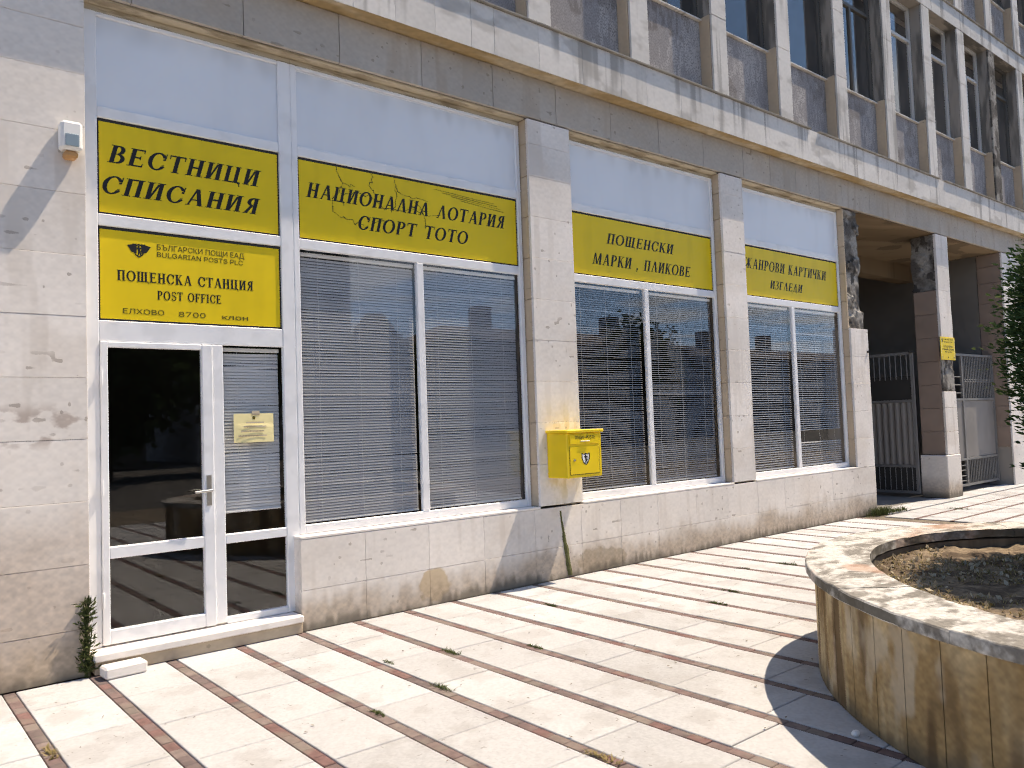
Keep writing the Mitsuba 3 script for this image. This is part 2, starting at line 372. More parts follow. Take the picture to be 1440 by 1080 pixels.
def glyph(ch):
    w2 = .40
    if ch == 'П': return [st(.08), st(.08 + w2), rc(.08, .92, .08 + w2 + TK, 1)], .73
    if ch == 'Н': return [st(.08), st(.08 + w2), rc(.1, .455, .08 + w2, .545)], .73
    if ch == 'И': return [st(.08), st(.08 + w2), dg(.18, .08, .42, .92, .085)], .73
    if ch == 'Ц': return [st(.08), st(.08 + w2), rc(.08, 0, .78, .075), dg(.72, 0, .75, -.2, .04), rc(.66, -.04, .78, .02)], .80
    if ch == 'Щ': return [st(.08), st(.40), st(.72), rc(.08, 0, 1.02, .075), dg(.98, 0, 1.0, -.2, .04)], 1.05
    if ch in 'ЕE': return [st(.08), rc(.1, .925, .58, 1), rc(.1, 0, .6, .075), rc(.1, .475, .47, .555), rc(.54, .80, .58, 1), rc(.56, 0, .60, .22), rc(.43, .40, .47, .63)], .66
    if ch == 'F': return [st(.08), rc(.1, .925, .58, 1), rc(.1, .475, .47, .555), rc(.54, .78, .58, 1), rc(.43, .40, .47, .63)], .62
    if ch in 'ТT': return [st(.27, top=False), rc(.02, .925, .68, 1), rc(.02, .76, .06, 1), rc(.64, .76, .68, 1)], .70
    if ch == 'Г': return [st(.08), rc(.1, .925, .55, 1), rc(.51, .76, .55, 1)], .57
    if ch in 'РP': return [st(.08), bowl(.33, .73, .27, .27), rc(.1, .925, .34, 1), rc(.1, .46, .34, .51)], .64
    if ch in 'ВB': return [st(.08), bowl(.32, .755, .24, .245), bowl(.33, .27, .29, .27), rc(.1, .925, .33, 1), rc(.1, .49, .33, .54), rc(.1, 0, .34, .05)], .66
    if ch in 'СC': return [ring(.40, .5, .37, .52).difference(rc(.50, .24, .9, .74)), dg(.66, .66, .68, 1.0, .04), rc(.60, .60, .70, .70), rc(.60, .26, .68, .31)], .74
    if ch in 'ОO': return [ring(.42, .5, .40, .52)], .84
    if ch == 'S': return [ring(.33, .74, .25, .28, .09, .07).difference(rc(.34, .45, .7, .76)), ring(.33, .27, .28, .29, .10, .07).difference(rc(0, .25, .32, .6)), dg(.17, .62, .42, .40, .12)], .64
    if ch == 'I': return [st(.10)], .36
    if ch == 'А': return [dg(.10, 0, .34, 1, .075), dg(.54, 0, .32, 1, TK), rc(.2, .30, .55, .36), rc(.02, 0, .22, .03), rc(.50, 0, .76, .03)], .77
    if ch == 'Л': return [dg(.10, 0, .34, 1, .075), dg(.54, 0, .32, 1, TK), rc(.02, 0, .22, .03), rc(.50, 0, .76, .03)], .77
    if ch == 'Д': return [dg(.12, 0, .34, 1, .075), dg(.52, 0, .32, 1, TK), rc(.04, 0, .74, .05), rc(.04, -.18, .08, .05), rc(.70, -.18, .74, .05)], .78
    if ch == 'М': return [dg(.10, 0, .14, 1, .075), dg(.40, .02, .14, 1, .13), dg(.44, .02, .68, 1, .075), dg(.70, 0, .66, 1, TK), rc(0, 0, .24, .035), rc(.63, 0, .93, .035)], .94
    if ch == 'К': return [st(.08), dg(.20, .46, .50, 1, .075), dg(.50, 0, .24, .56, TK), rc(.42, .965, .66, 1), rc(.44, 0, .74, .035)], .72
    if ch == 'Ж': return [st(.40), dg(.48, .5, .80, 1, .075), dg(.80, 0, .50, .52, .13), dg(.42, .5, .10, 1, .075), dg(.03, 0, .34, .52, .13), rc(.74, .965, .94, 1), rc(.02, .965, .22, 1), rc(-.03, 0, .2, .035), rc(.76, 0, .99, .035)], 1.0
    if ch == 'З': return [bowl(.26, .755, .24, .245), bowl(.26, .27, .29, .27), rc(.18, .49, .28, .54), rc(.06, .95, .27, 1), rc(.06, .78, .10, 1), rc(.04, 0, .27, .05), rc(.04, 0, .08, .24)], .58
    if ch == 'Ч': return [st(.46), st(.06, bot=False).intersection(rc(-.05, .62, .5, 1)), ring(.30, .64, .24, .24, .15, .06).intersection(rc(0, .38, .5, .64))], .70
    if ch == 'Я': return [st(.42), bowl(.42, .73, .30, .27, -1), rc(.4, .95, .5, 1), rc(.4, .46, .5, .51), dg(.06, 0, .28, .5, .14), rc(0, 0, .24, .035)], .68
    if ch == 'У': return [dg(.30, .3, .06, 1, TK), dg(.16, 0, .56, 1, .075), rc(0, .965, .3, 1), rc(.46, .965, .7, 1)], .68
    if ch == ',': return [el(.10, .07, .085, .085), Polygon([(.12, .1), (.185, .05), (.06, -.2), (.03, -.19)])], .26
    return [], .42


def text_poly(text, slant=0.2, gap=0.075):
    x, parts = 0.0, []
    for ch in text:
        g, w = glyph(ch)
        parts += [affinity.translate(q, x, 0) for q in g if not q.is_empty]
        x += w + gap
    return affinity.affine_transform(unary_union(parts), [1, slant, 0, 1, 0, 0])


def lettering(text, x0, x1, zb, zt, y, depth=0.0016, slant=0.2, inter=False):
    """Raised lettering filling x0..x1 and zb..zt on a face at y that looks towards -y."""
    if inter:
        m = meshkit.text_mesh(text, 1.0, depth=depth)
        lo, hi = m.bounds
        s = np.array([(x1 - x0) / (hi[0] - lo[0]), (zt - zb), 1])
        v = (m.vertices - [lo[0], 0, 0]) * s
        f = m.faces
    else:
        g = text_poly(text, slant)
        a, _, b, _ = g.bounds
        g = affinity.affine_transform(g, [(x1 - x0) / (b - a), 0, 0, zt - zb, -a * (x1 - x0) / (b - a), 0])
        ms = [trimesh.creation.extrude_polygon(q, depth, engine='earcut') for q in getattr(g, 'geoms', [g]) if q.area > 1e-9]
        m = trimesh.util.concatenate(ms)
        v, f = m.vertices, m.faces
    return trimesh.Trimesh(np.c_[v[:, 0] + x0, y - v[:, 2], v[:, 1] + zb], f, process=False)


def flat(poly, y, depth=0.0016):
    ms = [trimesh.creation.extrude_polygon(q, depth, engine='earcut') for q in getattr(poly, 'geoms', [poly]) if q.area > 1e-9]
    m = trimesh.util.concatenate(ms)
    return trimesh.Trimesh(np.c_[m.vertices[:, 0], y - m.vertices[:, 2], m.vertices[:, 1]], m.faces, process=False)


# ------------------------------------------------------------------ ground and pavement
struct('ground')
g = MB().add([[-150, -150, -.06], [150, -150, -.06], [150, 150, -.06], [-150, 150, -.06]], [[0, 1, 2, 3]])
put(None, 'ground', trimesh.Trimesh(np.vstack(g.v), np.vstack(g.f), process=False), 'm_ground')
pave = struct('pavement')
bed = MB().box(-12, 30, -12, 8, -.055, -.018)
bed.build(pave, 'bed', 'm_earth')

P0, DP, SW = 0.795, 0.4762, 0.068         # first strip, spacing, strip width
Y_JOINT = {}
slabs, bricks = [], []


def seen(x, y, z=0.0):
    d = np.array([x, y, z]) - EYE
    c = d @ F
    if c < .5: return None
    r2 = math.cos(roll) * R + math.sin(roll) * U
    return 720 + 1134.1 * (d @ r2) / c, 540 - 1134.1 * (d @ UP) / c, c


for col in range(-5, 23):
    xa = P0 + DP * col + SW / 2 + .004
    xb = P0 + DP * (col + 1) - SW / 2 - .004
    if xb > 11.62: break
    y = -0.004 - (0.62 if col % 2 else 0.42)
    y1 = -0.004
    while y1 > -8.6:
        L = 0.62 if rng.random() > .14 else 0.42
        y0 = y1 - (L if y1 < -.01 else (0.62 if col % 2 else 0.31 + .3 * rng.random()))
        slabs.append((xa, xb, y0 + .003, y1 - .003)); y1 = y0
for col in range(-6, 23):
    xc = P0 + DP * col
    if xc > 11.65: break
    y1 = -0.006
    while y1 > -8.6:
        L = 0.118
        bricks.append((xc - SW / 2 + .002, xc + SW / 2 - .002, y1 - L + .004, y1)); y1 -= L
# the far field, whose strips run along the facade
for row in range(0, 9):
    ya, yb = -0.20 - DP * row - DP + SW / 2, -0.20 - DP * row - SW / 2
    x = 11.64 + (.3 if row % 2 else 0)
    if row % 2: slabs.append((11.66, x - .004, ya, yb))
    while x < 24:
        slabs.append((x, x + .612, ya, yb)); x += .62
    if row:
        x = 11.66
        while x < 24:
            bricks.append((x, x + .116, yb + .003, yb + SW - .003)); x += .12
# apron slabs between the passage and the far field
x = 11.95
while x < 24:
    slabs.append((x, x + .79, -.225 + SW / 2 + .03, .22)); x += .8


def rank(b):
    s = seen((b[0] + b[1]) / 2, (b[2] + b[3]) / 2)
    if s is None or not (-60 < s[0] < 1500 and 540 < s[1] < 1130): return 0
    return (b[1] - b[0]) * (b[3] - b[2]) / s[2] ** 3


def lay(items, name, mats, limit, h, zs, ch):
    order = sorted(range(len(items)), key=lambda i: -rank(items[i]))
    keep = [i for i in order[:limit] if rank(items[i]) > 0]
    rest = sorted(set(range(len(items))) - set(keep))
    for i in sorted(keep):
        a, b, c, d = items[i]
        z = zs + rng.normal() * .0012
        cbox(pave, name, a, b, c, d, z - h, z, mats[int(rng.integers(len(mats)))], ch, rot=T().rotate([rng.random() - .5, rng.random() - .5, 0], rng.normal() * .16) if name == 'slab' else None)
    m = MB()
    for i in rest:
        a, b, c, d = items[i]
        z = zs + rng.normal() * .0012
        m.box(a, b, c, d, z - h, z)
    m.build(pave, 'outer_' + name, mats[1], kind='stuff')


lay(slabs, 'slab', ['m_slab_0', 'm_slab_1', 'm_slab_1', 'm_slab_2'], 300, .03, 0.0, .004)
lay(bricks, 'brick', [f'm_brick_{i}' for i in range(4)], 300, .03, -.0022, .003)

# ------------------------------------------------------------------ the building
B = thing('post_office_building', 'pale limestone clad office building with yellow shop signs and rows of stone fins above', 'building')
V3 = lambda s: f'm_{s}_{int(rng.integers(3))}'
FY = 0.12                       # front face of the shop frames


def grid_panels(holder, xs, zs, yf, th, mat, gap=.0022, name='panel', jit=.0007):
    for x0, x1 in zip(xs[:-1], xs[1:]):
        for z0, z1 in zip(zs[:-1], zs[1:]):
            j = rng.normal() * jit
            cbox(holder, name, x0 + gap / 2, x1 - gap / 2, yf + j, yf + th, z0 + gap / 2, z1 - gap / 2, V3(mat) if mat != 'band' else f'm_band_{int(rng.integers(2))}', .0022)


# plinth
PX = [2.72, 3.28, 3.90, 4.50, 5.12, 5.74, 6.32, 6.92, 7.60, 8.22, 8.84, 9.45, 10.05, 10.66, 11.26, 11.915]
pl = empty(B, 'plinth')
MB().box(2.75, 11.885, .03, .30, -.03, .69).build(B, 'plinth_core', 'm_joint')
grid_panels(pl, PX, [0.002, .31, .70], 0.0, .034, 'plinth')
for x0, x1 in ((2.72, 5.20), (5.775, 8.36), (8.82, 11.40)):
    cbox(pl, 'sill', x0, x1, -.003, .155, .702, .722, 'm_stone_2', .004)
cbox(pl, 'end_panel', 2.722, 2.752, .036, .16, .002, .70, 'm_plinth_1')
cbox(pl, 'end_panel', 11.883, 11.913, .036, .45, .002, .70, 'm_plinth_1')
# pillars
ZJ = [.724, 1.13, 1.535, 1.94, 2.345, 2.75, 3.16, 3.57, 3.975, 4.30, 4.545]


def pillar(x0, x1, zj, depth=.16, core=True):
    k = empty(B, 'pillar')
    MB().box(x0 + .03, x1 - .03, .03, depth, zj[0], zj[-1]).build(B, 'pillar_core', 'm_joint')
    grid_panels(k, [x0, x1], zj, 0.0, .032, 'stone')
    for a, b in zip(zj[:-1], zj[1:]):
        cbox(k, 'side_panel', x0, x0 + .03, .035, depth, a + .0025, b - .0025, V3('reveal'), .003)
        cbox(k, 'side_panel', x1 - .03, x1, .035, depth, a + .0025, b - .0025, V3('reveal'), .003)
    return k


pillar(5.20, 5.775, ZJ); pillar(8.36, 8.82, ZJ)
# pillar by the passage: cladding gone above 2.76, rough concrete there
P3 = empty(B, 'pillar')
MB().box(11.43, 11.885, .03, .45, .70, 2.76).build(B, 'pillar_core', 'm_joint')
grid_panels(P3, [11.40, 11.915], [.704, 1.13, 1.535, 1.94, 2.345, 2.76], 0.0, .032, 'stone')
for a, b in zip(ZJ[:-1], ZJ[1:]):
    cbox(P3, 'side_panel', 11.40, 11.43, .035, .16, a + .0025, b - .0025, V3('reveal'), .003)
for a, b in zip(ZJ[:5], ZJ[1:6]):
    cbox(P3, 'side_panel', 11.885, 11.915, .035, .45, a + .0025, b - .0025, V3('reveal'), .003)


def rough_column(x0, x1, y0, y1, z0, z1, seed, amp=.03, step=.045):
    m = trimesh.creation.box(bounds=[[x0, y0, z0], [x1, y1, z1]])
    m = m.subdivide_to_size(step, max_iter=12)
    m.merge_vertices()
    v = m.vertices.copy()
    d = meshkit.fbm(v * [7, 7, 5], 4, seed) - .5
    e = meshkit.fbm(v * [2.5, 2.5, 3.5] + 9, 3, seed + 3)
    lump = np.where(e > .52, .6, -.35)
    n = np.c_[(v[:, 0] - (x0 + x1) / 2) / (x1 - x0), (v[:, 1] - (y0 + y1) / 2) / (y1 - y0), np.zeros(len(v))] * 2
    n = np.sign(n) * (np.abs(n) > .98)
    m.vertices = v + n * (d * amp * 2 + lump * amp)[:, None]
    return m


put(B, 'bare_concrete', rough_column(11.455, 11.86, .06, .44, 2.77, 4.54, 11), 'm_concrete', smooth=40, label='bare broken concrete at the top of the pillar beside the passage')
# gate pillar in the passage
P4 = empty(B, 'pillar')
GZ = [.735, 1.13, 1.535, 1.94, 2.345, 2.75, 3.16, 3.57, 3.975, 4.30, 4.545]
MB().box(14.55, 14.95, .05, .42, 0, 4.54).build(B, 'pillar_core', 'm_joint')
grid_panels(P4, [14.5, 14.985], GZ[5:], 0.0, .04, 'stone', jit=.004)
for a, b in ((1.13, 1.535), (.735, 1.13), (1.535, 1.82)):
    cbox(P4, 'panel', 14.5, 14.985, .0, .04, a + .0025, b - .0025, V3('plinth'), .004)
put(B, 'bare_concrete', rough_column(14.515, 14.97, .015, .046, 1.83, 2.745, 23, .012, .03), 'm_concrete', smooth=40, label='broken cladding on the gate pillar under the yellow plate')
cbox(P4, 'base_block', 14.44, 15.0, -.012, .44, .0, .73, 'm_plinth_0', .012)
for a, b in zip(GZ[:7], GZ[1:8]):
    cbox(P4, 'side_panel', 14.5, 14.53, .045, .42, a + .0025, b - .0025, 'm_passage_clad', .003)
put(B, 'bare_concrete', rough_column(14.53, 14.97, .045, .43, 3.58, 4.54, 5, .02), 'm_concrete', smooth=40)
cbox(P4, 'side_panel', 14.955, 14.985, .045, .42, .735, 4.54, 'm_reveal_1', .003)
# left pier and right pier
k = empty(B, 'pier')
MB().box(-3.97, 1.22, .03, .6, 0, 4.54).build(B, 'pier_core', 'm_joint')
grid_panels(k, [-4.0, -3.2, -2.4, -1.6, -.8, .02, .62, 1.25], [.002, .31, .72, 1.13, 1.535, 1.94, 2.345, 2.75, 3.16, 3.57, 3.975, 4.30, 4.545], 0.0, .032, 'plinth')
cbox(k, 'side_panel', 1.215, 1.247, .035, .40, .14, 4.54, 'm_stone_1', .003)
k = empty(B, 'pier')
MB().box(17.53, 25, .03, 7, -.03, 4.54).build(B, 'pier_core', 'm_joint')
grid_panels(k, [17.5, 18.1, 18.7, 19.3, 19.9, 20.5, 21.1, 21.7, 22.3, 22.9, 23.5], [.002, .31, .72, 1.13, 1.535, 1.94, 2.345, 2.75, 3.16, 3.57, 3.975, 4.545], 0.0, .032, 'stone')
for a, b in zip(GZ[:-1], GZ[1:]):
    cbox(k, 'side_panel', 17.5, 17.53, .035, .46, a + .0025, b - .0025, 'm_passage_clad', .003)

# lintel course and its soffit
LJ = [-4, -3.2, -2.4, -1.6, -.8, 0, .75, 1.55, 2.35, 3.16, 3.97, 4.78, 5.60, 6.41, 7.21, 8.04, 8.87, 9.48, 10.11, 10.72, 11.36, 12.2, 13.05, 13.86, 14.66, 15.47, 16.28, 17.1, 17.9, 18.7, 19.5, 20.3, 21.1, 21.9, 22.7]
k = empty(B, 'lintel')
MB().box(-4, 25, .036, .45, 4.566, 4.985).build(B, 'lintel_core', 'm_joint')
grid_panels(k, LJ, [4.56, 4.98], 0.0, .036, 'lintel', gap=.006)
for x0, x1 in ((1.25, 5.20), (5.775, 8.36), (8.82, 11.40)):
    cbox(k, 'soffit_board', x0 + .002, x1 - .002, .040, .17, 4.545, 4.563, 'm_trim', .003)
# projecting band with its lip
BJ = [-4 + .62 * i for i in range(11)] + [3.21, 3.61, 4.02, 4.42, 4.69, 5.25, 5.85, 6.43, 6.85, 7.45, 8.05, 8.65, 9.26, 9.87, 10.48, 11.11, 11.70, 12.31, 12.80, 13.42, 14.02, 14.62, 15.2, 15.85, 16.52, 17.14, 17.78, 18.4, 19.0, 19.6, 20.2, 20.8, 21.4, 22.0, 22.6]
YB = -.16
k = empty(B, 'stone_band')
MB().box(-4, 25, YB + .035, 0.41, 5.002, 5.44).build(B, 'band_core', 'm_joint')
grid_panels(k, BJ, [4.985, 5.435], YB, .034, 'band')
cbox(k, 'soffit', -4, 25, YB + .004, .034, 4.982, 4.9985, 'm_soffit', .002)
for a, b in zip(BJ[:-1], BJ[1:]):
    if abs(a - 9.87) < .05 or abs(a - 14.02) < .05: b -= .22      # bits of the lip are broken off
    cbox(k, 'lip', a + .002, b - .002, YB - .030, .03, 5.437, 5.453, 'm_lip', .003)

# upper floors: fins, spandrels, sills, windows
FW = .30
FX = [.75, 2.22, 3.68, 5.13, 6.62, 8.11, 9.56, 11.08, 12.62, 14.10, 15.55, 17.00, 18.50, 19.98, 21.45, 22.9]


def floor_level(z0, z1, zs, fx, first):
    """z0..z1: fin height, zs: sill height."""
    for i, x in enumerate(fx):
        k = empty(B, 'stone_fin')
        worn = first and abs(x - 17.0) < .1
        m = 'm_concrete' if worn else None
        zc = [z0 + .002, zs + .02, (zs + z1) / 2, z1 - .002]
        for a, b in zip(zc[:-1], zc[1:]):
            cbox(k, 'panel', x, x + FW, YB + rng.normal() * .001, YB + .03, a + .002, b - .002, m or f'm_band_{int(rng.integers(2))}', .004)
        cbox(k, 'side_panel', x - .012, x + .02, YB + .034, .03, z0 + .002, zs + .02, V3('reveal'), .003)
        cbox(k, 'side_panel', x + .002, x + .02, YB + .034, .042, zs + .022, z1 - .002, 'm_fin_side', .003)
        MB().box(x + .022, x + FW - .002, YB + .032, .105, z0, z1).build(k, 'core', 'm_lintel_1')
    for i_, (x, xn) in enumerate(zip(fx[:-1], fx[1:])):
        cbox(B, 'spandrel', x + FW + .003, xn - .014, .012, .06, z0 + .002, zs - .022, 'm_spandrel', .003)
        cbox(B, 'window_sill', x + FW + .003, xn - .014, -.03, .05, zs - .02, zs, 'm_band_1', .003)
        w = empty(B, 'upper_window')
        xa, xb = x + FW + .002, xn - .002
        f = MB()
        fm = 'm_upper_white' if first and x in (14.10, 12.62, 15.55) else 'm_upper_frame'
        zt = zs + (z1 - zs) * .70
        f.box(xa, xa + .045, .045, .10, zs + .002, z1 - .002).box(xb - .045, xb, .045, .10, zs + .002, z1 - .002)
        f.box(xa + .046, xb - .046, .043, .098, zs + .002, zs + .05).box(xa + .046, xb - .046, .043, .098, z1 - .05, z1 - .002).box(xa + .046, xb - .046, .042, .097, zt - .025, zt + .025)
        xm = (xa + xb) / 2
        if i_ % 3 == 1: f.box(xm - .025, xm + .025, .044, .099, zs + .051, zt - .026)
        f.build(w, 'frame', fm)
        put(w, 'glass', face_quad(xa + .04, xb - .04, .07, zs + .05, z1 - .05), 'm_glass_upper')
    return


floor_level(5.46, 8.42, 6.40, FX, True)
k = empty(B, 'stone_band')
BJ2 = list(np.arange(3.2, 24.9, .74))
MB().box(-4, 25, YB + .035, .45, 8.43, 8.765).build(B, 'band_core', 'm_lintel_0')
grid_panels(k, BJ2, [8.425, 8.76], YB, .034, 'band')
for a, b in zip(BJ2[:-1], BJ2[1:]):
    cbox(k, 'lip', a + .002, b - .002, YB - .028, .03, 8.763, 8.780, 'm_lip', .003)
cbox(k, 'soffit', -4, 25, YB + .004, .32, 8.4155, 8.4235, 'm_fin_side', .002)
floor_level(8.79, 11.7, 9.70, FX, False)
m = MB().box(-4, 25, YB, .5, 11.72, 12.6).box(-4, 25, 0.5, 12, 12.0, 12.6).box(-4, 25, .42, .46, 5.45, 8.43).box(-4, 25, .42, .46, 8.78, 11.72)
m.box(-4, 25, 6, 6.3, -.03, 12).box(-4.3, -4, -.17, 6, -.03, 12)
m.build(B, 'wall', 'm_curtain')
MB().box(-4, 25, .47, 6, 4.9, 4.96).build(B, 'floor_slab', 'm_room')

# shop rooms behind the glass
m = MB().box(1.2, 11.45, 5.0, 5.05, 0, 4.55).box(1.15, 1.2, .45, 5.0, 0, 4.55).box(11.46, 11.5, .46, 5.0, 0, 4.55).box(1.2, 11.46, .2, 5.0, 4.57, 4.6)
m.build(B, 'room_wall', 'm_room')
MB().box(1.2, 11.46, .31, 5.0, -.02, .10).build(B, 'room_floor', 'm_room_floor')

# passage: ceiling, beams, walls, pipe
k = empty(B, 'passage')
MB().box(11.93, 17.5, .05, 6.0, 4.55, 4.562).build(k, 'ceiling', 'm_ceiling')
MB().box(11.93, 17.5, 1.7, 2.0, 4.22, 4.548).box(11.93, 17.5, 4.0, 4.3, 4.22, 4.548).build(k, 'beam', 'm_ceiling')
MB().box(11.90, 11.92, .47, 6.0, 0, 4.548).box(17.51, 17.528, .47, 6.0, 0, 4.548).box(11.93, 17.5, 5.9, 5.98, 0, 4.548).build(k, 'wall', 'm_passage')
MB().rod([17.40, 1.5, 0], [17.40, 1.5, 4.2], .045, 12).build(k, 'drain_pipe', 'm_gate_sheet', smooth=40)
MB().box(11.93, 17.49, .23, 5.9, -.02, -.004).build(k, 'floor', 'm_floor_shaded')  # dark floor starts at the shade line, shade painted in its colour

# ------------------------------------------------------------------ shop front: frames, panels, panes, door


def frame_bar(k, x0, x1, z0, z1, y0=FY, y1=.165, mat='m_pvc'):
    cbox(k, 'bar', x0, x1, y0, y1, z0, z1, mat, .005)


def shopfront(k, xl, xr, mulls, z_bottom, z_top=4.50, jl=.05, jr=.05):
    """Outer jambs, top strip, bars at 3.75-3.83 and 3.0-3.09, glazing bars."""
    frame_bar(k, xl, xl + jl, z_bottom, z_top); frame_bar(k, xr - jr, xr, z_bottom, z_top)
    for a, b in ((3.755, 3.835), (3.0, 3.082), (z_top - .03, z_top)):
        frame_bar(k, xl + jl + .001, xr - jr - .001, a, b, FY + .002, .163)
    cbox(k, 'head_strip', xl, xr, FY + .006, .166, z_top + .001, 4.543, 'm_trim', .003)


W = [(2.775, 5.19, 3.97, 'w1'), (5.785, 8.35, 7.025, 'w2'), (8.83, 11.39, 10.075, 'w3')]
wk = []
for xl, xr, xm, _ in W:
    k = empty(B, 'shop_window')
    wk.append(k)
    shopfront(k, xl, xr, None, .724)
    frame_bar(k, xl + .051, xr - .051, .725, .795, FY + .002, .163)
    frame_bar(k, xm - .036, xm + .036, .796, 2.999)
    put(k, 'glass', face_quad(xl + .04, xm - .03, .142, .78, 3.01), 'm_glass')
    put(k, 'glass', face_quad(xm + .03, xr - .04, .142, .78, 3.01), 'm_glass')
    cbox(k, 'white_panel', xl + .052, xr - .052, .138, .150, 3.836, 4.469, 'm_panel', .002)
    for zz in (3.840, 4.463):
        MB().box(xl + .053, xr - .053, .131, .137, zz - .004, zz + .004).build(k, 'bead', 'm_pvc')

# entrance bay: sign band and door
E_ = empty(B, 'entrance')
shopfront(E_, 1.25, 2.773, None, .14, jl=.10, jr=.105)
frame_bar(E_, 1.351, 2.667, 2.20, 2.343, FY + .002, .163)
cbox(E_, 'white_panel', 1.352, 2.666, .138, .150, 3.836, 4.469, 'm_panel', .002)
frame_bar(E_, 2.112, 2.192, .155, 2.199)
for a, b in ((.725, .795), (.14, .19)):
    frame_bar(E_, 2.193, 2.667, a, b, FY + .002, .163)
put(E_, 'glass', face_quad(2.18, 2.68, .142, .78, 2.21), 'm_glass')
put(E_, 'glass', face_quad(2.18, 2.68, .142, .185, .73), 'm_glass')
D = empty(B, 'door')
frame_bar(D, 1.353, 1.40, .15, 2.197, FY - .012, .16); frame_bar(D, 2.033, 2.11, .15, 2.197, FY - .012, .16)
for a, b in ((.15, .245), (.72, .80), (2.158, 2.197)):
    frame_bar(D, 1.401, 2.032, a, b, FY - .010, .158)
put(D, 'glass', face_quad(1.39, 2.04, .140, .79, 2.17), 'm_glass')
put(D, 'glass', face_quad(1.39, 2.04, .140, .235, .73), 'm_glass')
h = MB().box(2.05, 2.085, FY - .020, FY - .0125, 1.02, 1.24)
h.rod([2.068, FY - .015, 1.13], [2.068, FY - .06, 1.13], .011, 12).rod([2.078, FY - .06, 1.13], [1.955, FY - .055, 1.125], .010, 12)
h.build(D, 'handle', 'm_metal', smooth=40, label='white metal lever handle on the glass door')
MB().rod([2.068, FY - .025, 1.05], [2.068, FY - .0205, 1.05], .010, 12).build(D, 'lock', 'm_metal', smooth=40)
for z in (.45, 1.2, 1.95):
    MB().rod([1.356, FY - .018, z - .05], [1.356, FY - .018, z + .05], .009, 10).build(D, 'hinge', 'm_pvc', smooth=40)
# step
S_ = empty(B, 'door_step')
cbox(S_, 'slab', 1.26, 2.715, -.052, .30, .085, .137, 'm_stone_2', .008)
cbox(S_, 'riser', 1.27, 2.712, -.03, .29, .002, .083, 'm_reveal_0', .004)
b = thing('stone_block', 'small pale stone block lying before the left end of the door step', 'stone block')
scene.pop(b, None)
put(None, b, cbox_mesh(.26, .13, .075, .012), 'm_stone_2', to=T().translate([1.42, -.125, .0385]) @ T().rotate([0, 0, 1], 3))

# moss on the plinth and dirt-free leftovers


def moss_mesh(pts, y, seed):
    pts = np.array(pts)
    left, right = pts[:, 0] - pts[:, 2], pts[:, 0] + pts[:, 2]
    n, kx = len(pts), 5
    v, f = [], []
    for i in range(n):
        for j in range(kx):
            u = j / (kx - 1)
            edge = math.sin(math.pi * u)
            v.append([left[i] + (right[i] - left[i]) * u + .012 * (meshkit.noise(np.array([[i * .9, j * 1.3, seed]]))[0] - .5), y + .0015 - .010 * edge, pts[i, 1]])
    for i in range(n - 1):
        for j in range(kx - 1):
            a = i * kx + j
            f.append([a, a + 1, a + kx + 1, a + kx])
    f = np.array(f)
    return trimesh.Trimesh(v, np.vstack([f[:, [0, 1, 2]], f[:, [0, 2, 3]]]), process=False)


zz = np.linspace(.66, .02, 22)
put(B, 'moss_streak', moss_mesh([(5.45 + .11 * (1 - z / .66) + .003 * math.sin(z * 30), z, .004 + .026 * min(1, (0.66 - z) / .35)) for z in zz], -.003, 3), 'm_moss', smooth=True, label='green mossy streak down the plinth under the post box')

# ------------------------------------------------------------------ yellow shop signs


def sign(label, x0, x1, z0, z1, lines):
    s = thing('shop_sign', label, 'sign', 'yellow signs above the shop front')
    f = MB().box(x0, x1, .139, .152, z0, z0 + .012).box(x0, x1, .139, .152, z1 - .018, z1).box(x0, x0 + .010, .139, .152, z0 + .0125, z1 - .0185).box(x1 - .010, x1, .139, .152, z0 + .0125, z1 - .0185)
    f.build(s, 'edge_gasket', 'm_gasket')
    cbox(s, 'board', x0 + .011, x1 - .011, .136, .150, z0 + .013, z1 - .019, 'm_sign', .002)
    for t, a, b, c, d in lines:
        put(s, 'lettering', lettering(t, a, b, c, d, .1358), 'm_ink')
    return s


sign('yellow sign reading ВЕСТНИЦИ СПИСАНИЯ, topmost above the glass door', 1.352, 2.666, 3.084, 3.753,
     [('ВЕСТНИЦИ', 1.413, 2.524, 3.452, 3.580), ('СПИСАНИЯ', 1.383, 2.514, 3.231, 3.357)])
s2 = sign('yellow sign reading НАЦИОНАЛНА ЛОТАРИЯ СПОРТ ТОТО, cracked, above the first wide window', 2.827, 5.138, 3.084, 3.753,
          [('НАЦИОНАЛНА ЛОТАРИЯ', 2.896, 4.992, 3.437, 3.560), ('СПОРТ ТОТО', 3.369, 4.528, 3.230, 3.350)])
sign('yellow sign reading ПОЩЕНСКИ МАРКИ , ПЛИКОВЕ, above the window right of the post box', 5.837, 8.298, 3.084, 3.753,
     [('ПОЩЕНСКИ', 6.412, 7.572, 3.461, 3.578), ('МАРКИ , ПЛИКОВЕ', 6.178, 7.863, 3.216, 3.340)])
sign('yellow sign reading ЖАНРОВИ КАРТИЧКИ ИЗГЛЕДИ, rightmost, beside the passage', 8.882, 11.338, 3.084, 3.753,
     [('ЖАНРОВИ КАРТИЧКИ', 8.986, 11.040, 3.448, 3.583), ('ИЗГЛЕДИ', 9.553, 10.379, 3.216, 3.328)])


def crack(pts, w, y):
    g = []
    for a, b in zip(pts[:-1], pts[1:]):
        ww = w * (.5 + rng.random())
        g.append(LineString([a, b]).buffer(ww, cap_style='round', quad_segs=2))
    return flat(unary_union(g), y, .0012)


